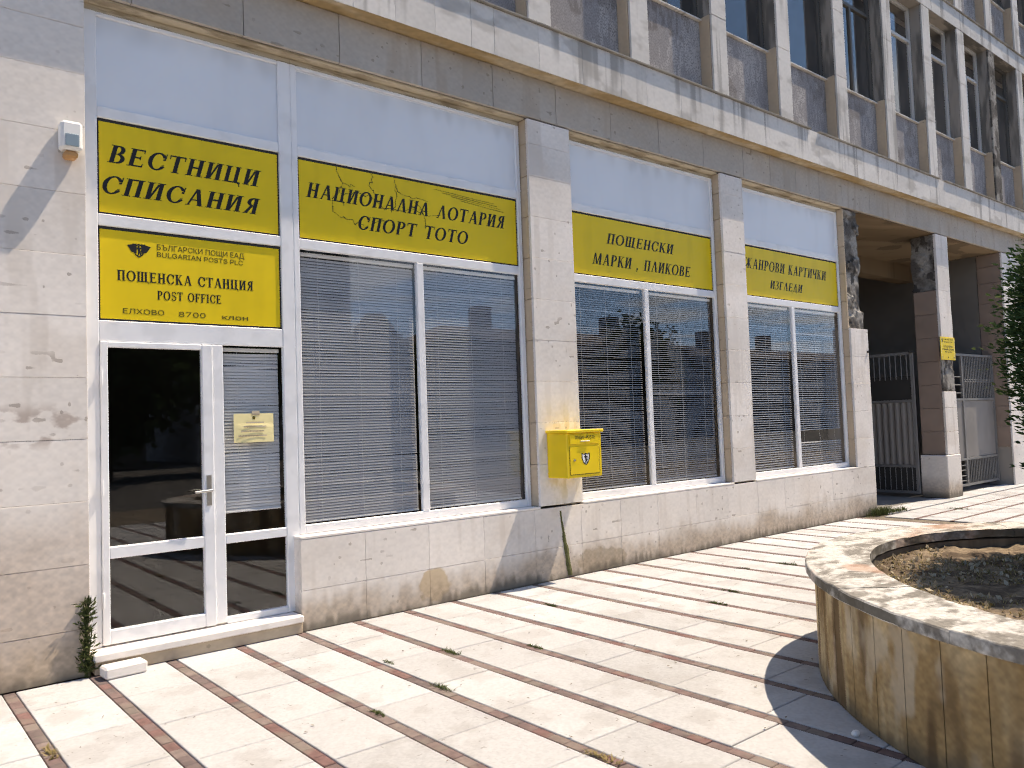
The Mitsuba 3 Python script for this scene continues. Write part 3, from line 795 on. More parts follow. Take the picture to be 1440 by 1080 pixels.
def wig(pts, n=5, amp=.012):
    out = []
    for a, b in zip(pts[:-1], pts[1:]):
        for t in np.linspace(0, 1, n, endpoint=False):
            out.append((a[0] + (b[0] - a[0]) * t + rng.normal() * amp, a[1] + (b[1] - a[1]) * t + rng.normal() * amp))
    return out + [pts[-1]]


cr = [[(3.17, 3.73), (3.19, 3.66), (3.24, 3.60), (3.20, 3.53), (3.12, 3.42), (3.16, 3.33), (3.30, 3.29), (3.42, 3.27)], [(3.24, 3.60), (3.34, 3.59)], [(3.52, 3.73), (3.52, 3.67), (3.49, 3.62), (3.54, 3.56), (3.56, 3.50)],
      [(3.74, 3.73), (3.75, 3.66), (3.80, 3.60), (3.92, 3.58), (4.08, 3.57)], [(3.20, 3.50), (3.35, 3.55), (3.48, 3.53), (3.62, 3.45), (3.80, 3.45), (3.95, 3.49), (4.10, 3.44)], [(3.75, 3.62), (3.74, 3.50), (3.70, 3.42)],
      [(3.95, 3.55), (4.0, 3.48), (4.06, 3.40), (4.05, 3.34)], [(3.50, 3.30), (3.58, 3.335), (3.66, 3.34)], [(4.10, 3.44), (4.22, 3.47)]]
put(s2, 'crack', trimesh.util.concatenate([crack(wig(c, 4, .009), .0021, .1352) for c in cr]), 'm_ink', label='jagged black cracks across the lettering')
put(s2, 'scratch', trimesh.util.concatenate([crack(wig([(4.15 + .1 * i, 3.70 - .022 * i), (4.85 + .04 * i, 3.665 - .022 * i)], 3, .002), .002, .1352) for i in range(4)]), 'm_faded_ink')

# the post office sign above the door, with emblem and several lines
s5 = sign('yellow sign with dark emblem reading ПОЩЕНСКА СТАНЦИЯ POST OFFICE, directly above the glass door', 1.352, 2.666, 2.345, 2.998, [])
put(s5, 'lettering', lettering('БЪЛГАРСКИ ПОЩИ ЕАД', 1.737, 2.373, 2.872, 2.912, .1358, inter=True), 'm_faded_ink')
put(s5, 'lettering', lettering('BULGARIAN POSTS PLC', 1.737, 2.363, 2.82, 2.855, .1358, inter=True), 'm_faded_ink')
put(s5, 'lettering', lettering('ПОЩЕНСКА СТАНЦИЯ', 1.470, 2.440, 2.630, 2.702, .1358, slant=0), 'm_ink')
put(s5, 'lettering', lettering('POST OFFICE', 1.735, 2.190, 2.512, 2.575, .1358, slant=0), 'm_ink')
put(s5, 'lettering', lettering('ЕЛХОВО', 1.506, 1.781, 2.400, 2.436, .1358, inter=True), 'm_faded_ink')
put(s5, 'lettering', lettering('8700', 1.882, 2.074, 2.398, 2.434, .1358, inter=True), 'm_faded_ink')
put(s5, 'lettering', lettering('клон', 2.197, 2.395, 2.396, 2.432, .1358, inter=True), 'm_faded_ink')


def crest(cx, cz, w, h, y):
    """Shield with a rampant animal between two wing-like horns, as on the sign and on the post box."""
    sh = Polygon([(-.5, .5), (-.2, .42), (0, .5), (.2, .42), (.5, .5), (.5, .05), (.3, -.3), (0, -.5), (-.3, -.3), (-.5, .05)])
    inn = affinity.scale(sh, .80, .80)
    lion = Polygon([(-.10, -.34), (-.02, -.34), (.02, -.12), (.10, -.32), (.20, -.30), (.12, -.05), (.10, .10), (.22, .20), (.18, .26), (.06, .20), (.06, .32), (-.02, .38), (-.10, .32), (-.08, .22), (-.22, .24), (-.24, .17), (-.10, .10), (-.06, -.08)])
    tail = LineString([(.12, -.05), (.25, -.08), (.28, .08), (.22, .14)]).buffer(.025)
    g = unary_union([sh.difference(inn), lion, tail])
    return [affinity.translate(affinity.scale(q, w, h, origin=(0, 0)), cx, cz) for q in (sh, g)]


base_, em = crest(1.615, 2.85, .085, .10, 0)
wing = unary_union([Polygon([(1.538, 2.885), (1.60, 2.90), (1.60, 2.83), (1.565, 2.84)]), Polygon([(1.695, 2.885), (1.63, 2.90), (1.63, 2.83), (1.665, 2.84)])])
put(s5, 'emblem', flat(unary_union([em, wing]), .1358), 'm_ink', label='dark winged shield emblem')

# ------------------------------------------------------------------ venetian blinds


def blind(label, x0, x1, z0, z1, y=.205, mat='m_slat', pitch=.0235, wdt=.026, tilt=48, gaps=(), seed=0, sag=0.0):
    k = thing('venetian_blind', label, 'blind', 'white venetian blinds behind the shop glass')
    r = np.random.default_rng(seed)
    v, f = [], []
    zs = np.arange(z0 + .02, z1 - .035, pitch)
    for z in zs:
        if any(a < z < b for a, b in gaps): continue
        t = math.radians(tilt + r.normal() * 3)
        dz = sag * (1 - (z - z0) / (z1 - z0)) * (r.random() - .3)
        e = r.normal() * .0015
        if r.random() < .05: e += .006 * r.normal(); t += math.radians(12) * r.normal()
        o = len(v)
        c, s = math.cos(t) * wdt / 2, math.sin(t) * wdt / 2
        for x, zz in ((x0 + .006, z - e + dz), (x1 - .006, z + e)):
            v += [[x, y - c, zz - s], [x, y - .0022 * math.sin(t), zz + .0022], [x, y + c, zz + s]]
        f += [[o, o + 3, o + 4, o + 1], [o + 1, o + 4, o + 5, o + 2]]
    f = np.array(f)
    put(k, 'slats', trimesh.Trimesh(v, np.vstack([f[:, [0, 1, 2]], f[:, [0, 2, 3]]]), process=False), mat, kind='stuff')
    cbox(k, 'head_rail', x0, x1, y - .018, y + .018, z1 - .03, z1, 'm_white', .004)
    cbox(k, 'bottom_rail', x0 + .004, x1 - .004, y - .014, y + .014, z0, z0 + .014, 'm_white', .004)
    for u in (.16, .5, .84) if x1 - x0 > .7 else (.25, .75):
        x = x0 + (x1 - x0) * u
        MB().rod([x, y - .016, z0 + .01], [x, y - .016, z1 - .03], .0012, 5).build(k, 'cord', 'm_white')
    return k


b0 = blind('short white blind with a paper notice before it, beside the glass door', 2.21, 2.66, .94, 2.19, tilt=66, seed=1, mat='m_slat_light')
blind('white blind in the left pane of the first wide window, next to the entrance', 2.83, 3.94, .80, 2.99, tilt=62, seed=2)
blind('white blind in the right pane of the first wide window, left of the post box', 4.01, 5.13, .80, 2.99, tilt=56, seed=3, sag=.004)
blind('white blind in the left pane of the middle window, just right of the post box', 5.84, 6.985, .80, 2.99, tilt=26, seed=4)
blind('white blind in the right pane of the middle window', 7.065, 8.29, .80, 2.99, tilt=26, seed=5)
blind('white blind in the left pane of the window nearest the passage', 8.89, 10.035, .80, 2.99, pitch=.030, wdt=.031, tilt=26, seed=6, sag=.009, mat='m_slat_light')
blind('white blind with a gap between its slats, rightmost, in the window nearest the passage', 10.115, 11.33, .80, 2.99, pitch=.030, wdt=.031, tilt=28, gaps=((1.13, 1.28),), seed=7, sag=.009, mat='m_slat_light')

# paper notice on the side glass
n_ = thing('paper_notice', 'yellowish paper notice taped to the narrow pane beside the glass door', 'notice')
m = trimesh.creation.box(bounds=[[2.27, .134, 1.465], [2.58, .1365, 1.685]]).subdivide_to_size(.04)
m.vertices[:, 1] -= .008 * np.abs(np.sin((m.vertices[:, 0] - 2.27) * 9)) * (m.vertices[:, 2] < 1.6)
put(n_, 'sheet', m, 'm_paper', smooth=40)
put(n_, 'tape', trimesh.creation.box(bounds=[[2.41, .1315, 1.672], [2.47, .1335, 1.705]]), 'm_trim')
put(n_, 'emblem', flat(Point(2.425, 1.652).buffer(.012), .1335, .001), 'm_faded_ink')
put(n_, 'writing', trimesh.util.concatenate([trimesh.creation.box(bounds=[[2.36 - .02 * i, .1222 + .002 * (i < 2), z], [2.50 + .02 * (i % 2), .1232 + .002 * (i < 2), z + .010]]) for i, z in enumerate((1.61, 1.58, 1.545, 1.51))]), 'm_trim')

# ------------------------------------------------------------------ post box
pb = thing('post_box', 'bright yellow metal post box with dark crest, hung on the second pillar', 'post box')
X0, X1, ZB, ZT, YF = 5.305, 5.775, .995, 1.425, -.285
cbox(pb, 'body', X0, X1, YF, -.004, ZB, ZT, 'm_box', .006)
m = cbox_mesh(X1 - X0 + .035, .31, .028, .006)
cbox(pb, 'lid', X0 - .018, X1 + .018, YF - .022, -.003, ZT + .002, ZT + .030, 'm_box', .006)
cbox(pb, 'door', X0 + .035, X1 - .04, YF - .006, YF - .001, ZB + .035, ZB + .30, 'm_box', .002)
MB().box(X0 + .030, X0 + .0335, YF - .002, YF - .0005, ZB + .03, ZB + .305).box(X1 - .0385, X1 - .033, YF - .002, YF - .0005, ZB + .03, ZB + .305).box(X0 + .034, X1 - .039, YF - .002, YF - .0005, ZB + .028, ZB + .033).build(pb, 'door_gap', 'm_faded_ink')
cbox(pb, 'slot_flap', X0 + .035, X1 - .04, YF - .012, YF - .001, ZB + .325, ZB + .415, 'm_box', .003)
cbox(pb, 'flap_grip', X0 + .17, X0 + .29, YF - .024, YF - .0125, ZB + .345, ZB + .353, 'm_white', .002)
put(pb, 'lettering', lettering('ПОЩА-POSTE', X0 + .10, X0 + .37, ZB + .370, ZB + .402, YF - .0125, inter=True), 'm_ink')
MB().rod([X0 + .085, YF - .007, ZB + .17], [X0 + .085, YF - .014, ZB + .17], .012, 12).build(pb, 'lock', 'm_metal', smooth=40)
ba, em = crest(X0 + .24, ZB + .175, .11, .12, 0)
put(pb, 'emblem_ground', flat(ba, YF - .0064, .0008), 'm_white')
put(pb, 'emblem', flat(em, YF - .0074, .0010), 'm_ink', label='black shield with a rampant lion')

# ------------------------------------------------------------------ alarm box on the left pier
al = thing('alarm_box', 'small white alarm box with orange lower lamp on the left pier', 'alarm box')
cbox(al, 'housing', 1.085, 1.215, -.11, -.002, 3.42, 3.61, 'm_white', .018)
cbox(al, 'lens', 1.11, 1.19, -.118, -.1105, 3.44, 3.52, 'm_bluegrey', .006)
cbox(al, 'lamp', 1.11, 1.19, -.09, -.004, 3.372, 3.418, 'm_amber', .012)

# ------------------------------------------------------------------ plate on the gate pillar
pt = thing('post_office_plate', 'small yellow plate with dark lines of writing on the gate pillar', 'sign')
cbox(pt, 'board', 14.385, 14.965, -.034, -.022, 2.36, 2.755, 'm_sign', .004)
for a, b, c, d in ((14.41, 14.415, 2.37, 2.75), (14.935, 14.94, 2.37, 2.75)):
    MB().box(a, b, -.0352, -.0345, c, d).build(pt, 'edge_line', 'm_white')
put(pt, 'lettering', lettering('ПОЩЕНСКА', 14.50, 14.86, 2.575, 2.605, -.0342, inter=True), 'm_ink')
put(pt, 'lettering', lettering('СТАНЦИЯ', 14.440, 14.675, 2.525, 2.555, -.0342, inter=True), 'm_ink')
put(pt, 'lettering', lettering('ЕЛХОВО', 14.709, 14.910, 2.525, 2.555, -.0342, inter=True), 'm_ink')
put(pt, 'lettering', lettering('POST', 14.540, 14.642, 2.485, 2.508, -.0342, inter=True), 'm_ink')
put(pt, 'lettering', lettering('OFFICE', 14.667, 14.820, 2.485, 2.508, -.0342, inter=True), 'm_ink')
put(pt, 'lettering', lettering('БЪЛГАРСКИ', 14.520, 14.751, 2.70, 2.72, -.0342, inter=True), 'm_faded_ink')
put(pt, 'lettering', lettering('ПОЩИ', 14.777, 14.880, 2.70, 2.72, -.0342, inter=True), 'm_faded_ink')
put(pt, 'lettering', lettering('BULGARIAN', 14.520, 14.724, 2.66, 2.678, -.0342, inter=True), 'm_faded_ink')
put(pt, 'lettering', lettering('POSTS', 14.747, 14.860, 2.66, 2.678, -.0342, inter=True), 'm_faded_ink')
put(pt, 'emblem', flat(unary_union([affinity.translate(q, 0, 0) for q in crest(14.455, 2.69, .055, .065, 0)[1:]]), -.0342), 'm_ink')
for x in (14.44, 14.66, 14.90):
    MB().rod([x, -.034, 2.405], [x, -.039, 2.405], .010, 8).build(pt, 'screw', 'm_gasket')
MB().box(14.52, 14.93, -.021, -.002, 2.40, 2.72).build(pt, 'backing', 'm_gate_dark')

# ------------------------------------------------------------------ gates in the passage
gt = thing('metal_gate', 'grey metal gate leaf with ribbed sheet, swung open left of the gate pillar', 'gate', 'metal gates of the passage')
GX = 14.38


def bar_x(mb, y0, y1, z0, z1, t=.022): mb.box(GX - t, GX + t, y0, y1, z0, z1)


f = MB()
bar_x(f, .44, .49, .07, 2.54); bar_x(f, 1.58, 1.63, .07, 2.54)
for a, b in ((2.49, 2.54), (1.66, 1.70), (.52, .56), (.07, .11)):
    f.box(GX - .020, GX + .020, .491, 1.579, a, b)
f.build(gt, 'frame', 'm_gate')
v, fc, n = [], [], 40
ys = np.linspace(.495, 1.575, n)
for i, y in enumerate(ys):
    dx = (-.012 if (i // 2) % 2 else .012)
    v += [[GX + dx, y, .565], [GX + dx, y, 1.655]]
for i in range(n - 1): fc.append([2 * i, 2 * i + 2, 2 * i + 3, 2 * i + 1])
put(gt, 'ribbed_sheet', (np.array(v), np.array(fc)), 'm_gate_sheet')
MB().box(GX - .003, GX + .003, .495, 1.575, 1.705, 2.12).build(gt, 'upper_sheet', 'm_gate_dark')
MB().box(GX - .003, GX + .003, .495, 1.575, .115, .515).build(gt, 'lower_sheet', 'm_gate_dark')
for y in np.linspace(.55, 1.52, 11):
    MB().rod([GX - .012, y, 2.06], [GX - .012, y, 2.489], .009, 6).build(gt, 'bar', 'm_gate')
    MB().rod([GX - .016, y, .115], [GX - .016, y, .515], .008, 6).build(gt, 'bar', 'm_gate')
MB().rod([GX - .1, .45, 2.53], [GX + .12, .45, 2.53], .02, 8).build(gt, 'hinge', 'm_gate_dark')
MB().rod([11.86, -.02, 2.42], [11.95, .1, 2.42], .018, 8).build(B, 'gate_latch', 'm_gate_dark')

g2 = thing('metal_gate', 'grey metal gate with flat sheet and barred ends, right of the gate pillar', 'gate', 'metal gates of the passage')
GY = .28
f = MB()
for x0, x1 in ((15.02, 15.06), (15.95, 16.0), (17.42, 17.46)):
    f.box(x0, x1, GY - .02, GY + .02, .08, 2.53)
for a, b in ((2.49, 2.53), (1.66, 1.70), (.56, .60), (.09, .13)):
    f.box(15.061, 15.949, GY - .019, GY + .019, a, b).box(16.001, 17.419, GY - .018, GY + .018, a, b)
f.build(g2, 'frame', 'm_gate')
MB().box(15.063, 15.948, GY + .004, GY + .009, .605, 1.655).box(16.003, 17.418, GY + .004, GY + .009, .605, 1.655).build(g2, 'flat_sheet', 'm_gate_sheet')
MB().box(16.003, 17.418, GY + .012, GY + .016, 1.705, 2.485).build(g2, 'upper_sheet', 'm_gate_dark')
for z in (.19, .28, .38, .47, 1.80, 1.95, 2.10):
    MB().rod([15.061, GY, z], [15.949, GY, z], .010, 6).build(g2, 'rung', 'm_gate')
for x in np.linspace(16.06, 17.36, 18):
    MB().rod([x, GY - .006, .131], [x, GY - .006, .559], .009, 6).build(g2, 'bar', 'm_gate')
    MB().rod([x, GY - .006, 1.701], [x, GY - .006, 2.489], .009, 6).build(g2, 'bar', 'm_gate')
dec = MB()
for i, x in enumerate(np.linspace(16.06, 17.36, 18)[:-1]):
    t = trimesh.creation.torus(.026, .006, major_sections=12, minor_sections=5)
    t.apply_transform(trimesh.transformations.rotation_matrix(math.pi / 2, [1, 0, 0])); t.apply_translation([x + .038, GY - .006, 2.03])
    dec.mesh(t)
dec.build(g2, 'ring_row', 'm_gate', smooth=True)

# ------------------------------------------------------------------ planter
pn = thing('planter', 'large rounded planter of ochre stained stone slabs with weathered concrete rim', 'planter')
PY = -5.869
ro = np.array([(3.31, 1.119), (3.5175, 1.487), (3.66, 1.836), (3.88, 2.144), (4.12, 2.385), (4.52, 2.70), (5.12, 2.95), (5.602, 3.02), (6.135, 2.926), (6.517, 2.737), (6.974, 2.30),
               (7.30, 1.65), (7.32, .9), (7.0, .2), (6.35, -.35), (5.5, -.58), (4.6, -.5), (3.85, -.15), (3.35, .45), (3.26, .8)])
ro = np.vstack([ro, ro[:1]])
tck, _ = splprep(ro.T, s=.006, per=True)
cv = np.array(splev(np.linspace(0, 1, 241)[:-1], tck)).T + [0, PY]
outer = Polygon(cv).buffer(0)
HR = .65


def ring_points(poly, n):
    L = poly.exterior
    return np.array([L.interpolate(t, normalized=True).coords[0] for t in np.linspace(0, 1, n, endpoint=False)])


wall_o, wall_i = outer.buffer(-.05, join_style='round'), outer.buffer(-.36, join_style='round')
# start all rings at the point nearest the camera's left so panels line up
Lw = wall_o.exterior
NP = 46
n_sub = 5


def curve_pt(line, s): return np.array(line.interpolate(s % line.length).coords[0])


def curved_slab(line, s0, s1, z0, z1, th, nsub, inward, ch=.005):
    """A bent slab following the line between two arc lengths; inward: +1/-1 sign of its thickness."""
    ss = np.linspace(s0, s1, nsub + 1)
    P = np.array([curve_pt(line, s) for s in ss])
    tg = np.array([curve_pt(line, s + .01) - curve_pt(line, s - .01) for s in ss]); tg /= np.linalg.norm(tg, axis=1, keepdims=True)
    nn = np.c_[tg[:, 1], -tg[:, 0]] * inward
    prof = [(ch, z0), (0, z0 + ch), (0, z1 - ch), (ch, z1), (th, z1), (th, z0)]
    v, f, m = [], [], len(prof)
    for i in range(nsub + 1):
        for d, z in prof:
            q = P[i] + nn[i] * d
            v.append([q[0], q[1], z])
    for i in range(nsub):
        for j in range(m):
            a, b = i * m + j, i * m + (j + 1) % m
            f.append([a, b, b + m, a + m])
    f = np.array(f)
    tri = np.vstack([f[:, [0, 1, 2]], f[:, [0, 2, 3]]])
    for o in (0, nsub * m):
        tri = np.vstack([tri, [[o, o + j, o + j + 1] for j in range(1, m - 1)]])
    return trimesh.Trimesh(v, tri, process=False)


ccw = wall_o.exterior.is_ccw
sgn = -1 if ccw else 1          # normal (ty, -tx) points outward on a ccw ring; thickness goes inward
per = wall_o.exterior.length
s, i = 0.0, 0
while s < per - .05:
    w = .21 + .05 * rng.random()
    e = min(s + w, per)
    if per - e < .1: e = per
    put(pn, 'wall_slab', curved_slab(wall_o.exterior, s + .003, e - .003, .001, .588 + rng.normal() * .001, .05, 3, sgn), f'm_planter_{int(rng.integers(3))}', smooth=35)
    s = e
core = wall_o.buffer(-.045).difference(wall_i)
m = trimesh.creation.extrude_polygon(core, .575, engine='earcut'); m.apply_translation([0, 0, .002])
put(pn, 'core', m, 'm_earth')
per = outer.exterior.length
s = .35
segs = [s]
while s < per + .35 - .5:
    s += .70 + .3 * rng.random(); segs.append(s)
segs[-1] = per + .35
for a, b in zip(segs[:-1], segs[1:]):
    m = curved_slab(outer.exterior, a + .002, b - .002, .592, HR + rng.normal() * .0015, .37, 12, -1 if outer.exterior.is_ccw else 1, .007)
    m = m.subdivide_to_size(.07, max_iter=6)
    m.merge_vertices(digits_vertex=5)
    v = m.vertices
    m.vertices = v + np.c_[np.zeros(len(v)), np.zeros(len(v)), (meshkit.fbm(v * 9, 3, 5) - .5) * .006] + (meshkit.noise(v * 14, 9)[:, None] - .5) * .008
    put(pn, 'rim_stone', m, 'm_rim', smooth=45)

so = struct('soil')
inner = outer.buffer(-.35)
mnx, mny, mxx, mxy = inner.bounds
gx, gy = np.meshgrid(np.arange(mnx, mxx, .035), np.arange(mny, mxy, .035))
pts = np.c_[gx.ravel(), gy.ravel()] + rng.normal(size=(gx.size, 2)) * .006
from shapely import contains_xy
pts = pts[contains_xy(inner, pts[:, 0], pts[:, 1])]


def soil_z(q):
    q3 = np.c_[q, np.zeros(len(q))]
    return .525 + .07 * (meshkit.fbm(q3 * 2.2, 3, 2) - .5) + .05 * (meshkit.fbm(q3 * 14, 3, 8) - .5)


tri = Delaunay(pts).simplices
put(None, so, trimesh.Trimesh(np.c_[pts, soil_z(pts)], tri, process=False), 'm_soil', smooth=True)


def blades(n, centre_fn, L, W_, lean, seed, z_fn=None):
    r = np.random.default_rng(seed)
    v, f = [], []
    for i in range(n):
        c = centre_fn(r)
        a = r.random() * 2 * math.pi
        l = L * (.4 + .9 * r.random()); w = W_ * (.6 + .8 * r.random())
        d = np.array([math.cos(a), math.sin(a), 0]) * lean * l * (.3 + r.random())
        s_ = np.array([-math.sin(a), math.cos(a), 0]) * w / 2
        p0 = np.array([c[0], c[1], c[2] - .005])
        p1 = p0 + d * .4 + [0, 0, l * .55]; p2 = p0 + d + [0, 0, l * (.8 + .2 * r.random())]
        o = len(v)
        v += [p0 - s_, p0 + s_, p1 - s_ * .8, p1 + s_ * .8, p2]
        f += [[o, o + 1, o + 3], [o, o + 3, o + 2], [o + 2, o + 3, o + 4]]
    return trimesh.Trimesh(v, f, process=False)


_pick = []


def soil_pick(r):
    if not _pick:
        q = np.c_[mnx + (mxx - mnx) * np.random.default_rng(99).random(40000), mny + (mxy - mny) * np.random.default_rng(98).random(40000)]
        q = q[contains_xy(inner.buffer(-.01), q[:, 0], q[:, 1]) & (q[:, 1] > -6.1)]
        q = q[meshkit.fbm(np.c_[q * 2, q[:, 0] * 0], 3, 4) > .40 + .14 * np.random.default_rng(97).random(len(q))]
        _pick.append(np.c_[q, soil_z(q)])
    return _pick[0][r.integers(len(_pick[0]))].copy()


put(None, struct('dry_weeds', 'stuff', 'dry brown weeds and stalks scattered over the planter soil'), blades(4200, soil_pick, .028, .005, 1.5, 5), 'm_weed_dry')
put(None, struct('green_weeds', 'stuff', 'low olive green weeds scattered over the planter soil'), blades(900, soil_pick, .032, .009, 1.2, 6), 'm_weed_olive')


def leaf_litter(n, seed):
    r = np.random.default_rng(seed); v, f = [], []
    for i in range(n):
        c = soil_pick(r) + [0, 0, .012]
        m = np.linalg.qr(r.normal(size=(3, 3)))[0][:, :2] * (.008 + .016 * r.random())
        o = len(v)
        v += [c + m[:, 0], c + m[:, 1] * .6, c - m[:, 0], c - m[:, 1] * .6]; f += [[o, o + 1, o + 2], [o, o + 2, o + 3]]
    return trimesh.Trimesh(v, f, process=False)


put(None, struct('leaf_litter', 'stuff', 'pale dry leaf litter on the planter soil'), leaf_litter(1100, 12), 'm_litter')

# ------------------------------------------------------------------ conifer growing in the planter
ct = thing('conifer_tree', 'dark green feathery conifer at the right edge, growing in the planter', 'tree')
CX, CY = 6.36, -4.76
m = trimesh.creation.revolve(np.array([[.0, .45], [.085, .45], [.07, 1.2], [.04, 2.4], [.0, 3.2]]), sections=12); m.apply_translation([CX, CY, 0])
put(ct, 'trunk', m, 'm_bark', smooth=True)


def unit(a):
    return a / np.linalg.norm(a, axis=-1, keepdims=True)


def leaf_quads(p, d, L, w):
    """Four-cornered leaves from p along d, length L, half width vector w."""
    v = np.stack([p, p + d * L * .5 + w, p + d * L, p + d * L * .5 - w], 1).reshape(-1, 3)
    o = np.arange(len(p))[:, None] * 4
    return trimesh.Trimesh(v, np.vstack([o + [0, 1, 2], o + [0, 2, 3]]), process=False)


def conifer(n, seed):
    r = np.random.default_rng(seed)
    lump = np.clip(np.random.default_rng(seed + 100).random((24, 10)), .1, 1)
    z0 = .76 + 2.5 * r.random(n) ** 1.1
    az = r.random(n) * 2 * math.pi
    rad = np.interp(z0, [.75, 1.25, 1.6, 1.95, 2.3, 2.5, 2.9, 3.3], [.93, 1.06, 1.17, 1.13, .93, .70, .36, .08]) * (.74 + .27 * r.random(n))
    rad *= .86 + .16 * lump[(az / 6.2832 * 24).astype(int) % 24, np.minimum(9, ((z0 - .7) * 3.6).astype(int))]
    dirv = unit(np.c_[np.cos(az), np.sin(az), .20 + .55 * r.random(n)])
    base = np.c_[np.full(n, CX), np.full(n, CY), z0]
    side = unit(np.cross(dirv, [0, 0, 1]))
    t0 = .52 + .3 * r.random(n)
    P, DD = [], []
    K = 10
    for q in range(K):
        t = (t0 + (1 - t0) * q / (K - 1))[:, None]
        p = base + dirv * rad[:, None] * t + r.normal(size=(n, 3)) * .016 - [0, 0, .06] * t * t
        for sd in (-1, 1):
            P.append(p); DD.append(unit(dirv + side * sd * (.7 + .5 * r.random((n, 1))) + r.normal(size=(n, 3)) * .3))
    P, DD = np.vstack(P), np.vstack(DD)
    m = len(P)
    return leaf_quads(P, DD, .036 + .034 * r.random((m, 1)), unit(np.cross(DD, r.normal(size=(m, 3)))) * (.0058 + .0034 * r.random((m, 1))))


cr_ = empty(ct, 'crown')
for i, n in enumerate((13000, 6500, 1600)):
    put(cr_, 'foliage', conifer(n, 31 + i), f'm_conifer_{i}', kind='stuff')

# ------------------------------------------------------------------ weeds in the joints
for x, y, s_, l in ((2.73, -1.85, 1.2, 'green weed tuft in a brick strip, largest in the left foreground'), (3.20, -1.28, 1.1, 'green weed tuft in the brick strip third from the left window edge'), (2.77, -1.18, .8, 'small weed tuft in a brick strip before the first window'),
                    (2.24, -1.95, .9, 'weed tuft in a brick strip at lower left of the pavement'), (4.60, -.76, .9, 'small weed tuft below the green moss streak'),
                    (3.68, -1.60, 1.0, 'flat weed tuft in a brick strip in the middle of the pavement'), (2.69, -3.2, 1.3, 'pale dry weed tuft at the bottom edge of the pavement'), (7.46, -1.22, 1.4, 'dark weed tuft beside the planter top left edge'),
                    (5.56, -1.75, 1.0, 'weed tuft in a brick strip left of the planter'), (6.02, -1.55, 1.1, 'weed tuft in a strip further back left of the planter'), (.80, -1.25, 1.2, 'brownish weed tuft at the bottom left corner'), (6.99, -1.02, .9, 'small weed tuft far left of the planter rim'), (13.0, -.68, 2.2, 'weed tuft in a strip of the far paving before the gate')):
    k = thing('weed_tuft', l, 'weed', 'weed tufts in the paving joints')
    r0 = np.random.default_rng(int(abs(x * 100 + y * 10)))
    sx = (.05, .012) if y > -.5 or x < 11 else (.012, .05)
    put(None, k, blades(90, lambda r: np.array([x + float(np.clip(r.normal(), -1.5, 1.5)) * .010 * s_, y + float(np.clip(r.normal(), -1.5, 1.5)) * .05 * s_, .0]), .018 * s_, .007, 1.6, int(abs(x * 91 + y * 37))), 'm_weed_dry' if 'dry' in l or 'brown' in l else 'm_weed')
k = thing('corner_grass', 'tuft of grass at the foot of the pillar beside the passage', 'grass tuft')
put(None, k, blades(420, lambda r: np.array([11.85 + r.normal() * .16, -.05 - abs(r.normal()) * .05, .0]), .12, .008, .8, 77), 'm_weed')
k = thing('creeping_weed', 'low creeping weed on the paving right of the passage pillar foot', 'weed')
put(None, k, blades(160, lambda r: np.array([12.35 + r.normal() * .16, -.10 + r.normal() * .05, .0]), .06, .010, 1.2, 78), 'm_weed')
k = thing('tall_weed', 'tall green weed in the corner between left pier and door step', 'weed')
mb = MB()
for i in range(7):
    x = 1.225 + rng.normal() * .014; y = -.02 + rng.normal() * .005
    hgt = .25 + .28 * rng.random()
    mb.rod([x, y, 0], [x + rng.normal() * .015, y - .01, hgt], .003, 5)
mb.build(k, 'stems', 'm_weed')
rr = np.random.default_rng(4); v, f = [], []
for i in range(420):
    z = .03 + .46 * rr.random() ** 1.1
    p = np.array([1.225 + rr.normal() * .018, -.022 + rr.normal() * .008, z]); d = rr.normal(size=3); d[2] = abs(d[2]) * 1.6; d[1] = -abs(d[1]) * .6; d /= np.linalg.norm(d)
    w = np.cross(d, rr.normal(size=3)); w *= .0065 / np.linalg.norm(w); L = .035 + .03 * rr.random(); o = len(v)
    v += [p, p + d * L * .5 + w, p + d * L, p + d * L * .5 - w]; f += [[o, o + 1, o + 2], [o, o + 2, o + 3]]
put(k, 'leaves', trimesh.Trimesh(v, f, process=False), 'm_weed', kind='stuff')
rr = np.random.default_rng(21); bp, bd = [], []
for i in range(150):
    x, y = (1.0 + 8.5 * rr.random(), -.2 - 3.6 * rr.random()) if i % 3 else (3 + 6 * rr.random(), -.03 - .05 * rr.random())
    bp.append([x, y, .004 + .004 * rr.random()]); a = rr.random() * 6.283; bd.append([math.cos(a), math.sin(a), .15 * rr.random()])
bp, bd = np.array(bp), np.array(bd)
put(None, struct('leaf_bits', 'stuff', 'tiny dry leaf bits scattered on the pale paving'), leaf_quads(bp, bd, .012 + .016 * rr.random((150, 1)), np.c_[-bd[:, 1], bd[:, 0], bd[:, 0] * 0] * .006), 'm_bark')
k = thing('litter_pebble', 'small white pebble at the foot of the planter', 'pebble')
m = trimesh.creation.icosphere(2, .022); m.vertices *= [1.2, .8, .7]; m.apply_translation([3.72, -4.03 + .16, .014])
put(None, k, m, 'm_white', smooth=True)

# ------------------------------------------------------------------ across the square: what the glass reflects


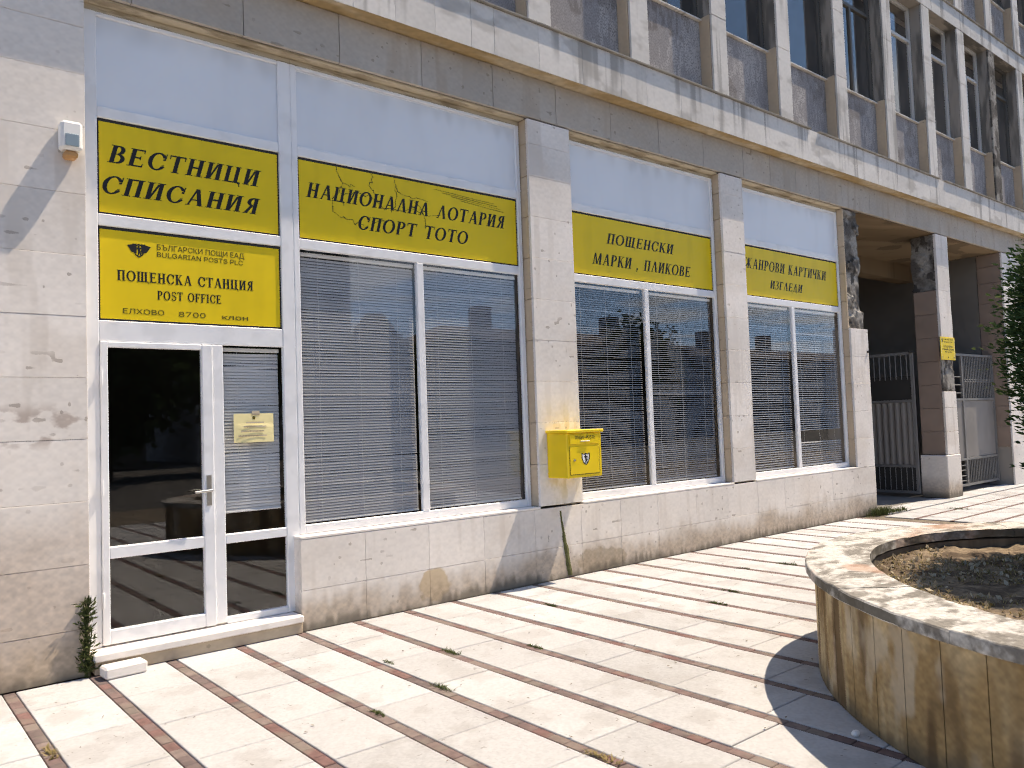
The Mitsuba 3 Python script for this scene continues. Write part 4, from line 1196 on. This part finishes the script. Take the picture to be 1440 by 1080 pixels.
def far_building(name, label, x0, x1, y0, y1, h, wall, nx, nz, chim=()):
    k = thing(name, label, 'building')
    MB().box(x0, x1, y0, y1, 0, h).build(k, 'wall', wall)
    r = MB().add([[x0 - .4, y0 - .4, h], [x1 + .4, y0 - .4, h], [x1 + .4, y1 + .4, h], [x0 - .4, y1 + .4, h], [x0 + 2, (y0 + y1) / 2, h + 1.4], [x1 - 2, (y0 + y1) / 2, h + 1.4]], [[0, 1, 5, 4], [2, 3, 4, 5], [1, 2, 5, 5], [3, 0, 4, 4]])
    r.build(k, 'roof', 'm_far_roof')
    for c in chim:
        MB().box(c, c + 1.1, (y0 + y1) / 2 + .3, (y0 + y1) / 2 + 1.3, h + .4, h + 2.6).build(k, 'chimney', wall)
    for i in range(nx):
        for j in range(nz):
            cx = x0 + (i + .5) * (x1 - x0) / nx; cz = (j + .55) * h / nz
            MB().box(cx - .6, cx + .6, y1 - .01, y1 + .03, cz - .75, cz + .75).build(k, 'window', 'm_far_window')


far_building('row_house', 'long dark two storey house across the square, mirrored in the middle window', 27, 48, -40, -31, 6.4, 'm_far_wall', 8, 2, (31, 38, 43))
far_building('row_house', 'dark house across the square, mirrored in the window nearest the passage', 52, 84, -42, -33, 6.2, 'm_far_wall', 10, 2, (57, 66))
far_building('apartment_block', 'tall pale apartment block across the square, mirrored in the first window', 14, 23, -46, -36, 17, 'm_far_pale', 4, 5)
far_building('row_house', 'dark house across the square, mirrored in the glass door', -8, 11, -42, -34, 6.6, 'm_far_wall', 7, 2, (0, 6))


def far_tree(x, y, h, r_, label, seed):
    k = thing('broadleaf_tree', label, 'tree')
    MB().rod([x, y, 0], [x, y, h * .6], .18, 8).build(k, 'trunk', 'm_bark', smooth=40)
    r = np.random.default_rng(seed); v, f = [], []
    cl = r.normal(size=(26, 3)); cl /= np.linalg.norm(cl, axis=1, keepdims=True); cl *= (r.random((26, 1)) ** .4) * r_ * .8
    for i in range(5200):
        c = cl[r.integers(26)] + r.normal(size=3) * r_ * .20 + [x, y, h - r_]
        a = np.linalg.qr(r.normal(size=(3, 3)))[0][:, :2] * (.10 + .12 * r.random()); o = len(v)
        v += [c + a[:, 0], c + a[:, 1], c - a[:, 0], c - a[:, 1]]; f += [[o, o + 1, o + 2], [o, o + 2, o + 3]]
    put(k, 'crown', trimesh.Trimesh(v, f, process=False), 'm_far_leaf', kind='stuff')


far_tree(7, -24, 7.0, 3.0, 'dark leafy tree mirrored in the glass door', 1)
far_tree(12.5, -26, 6.5, 2.8, 'dark leafy tree mirrored beside the glass door', 2)
far_tree(39, -28, 8.0, 3.0, 'dark rounded tree mirrored in the middle window', 3)
far_tree(22, -25, 5.8, 2.4, 'low tree mirrored in the right pane of the first window', 4)
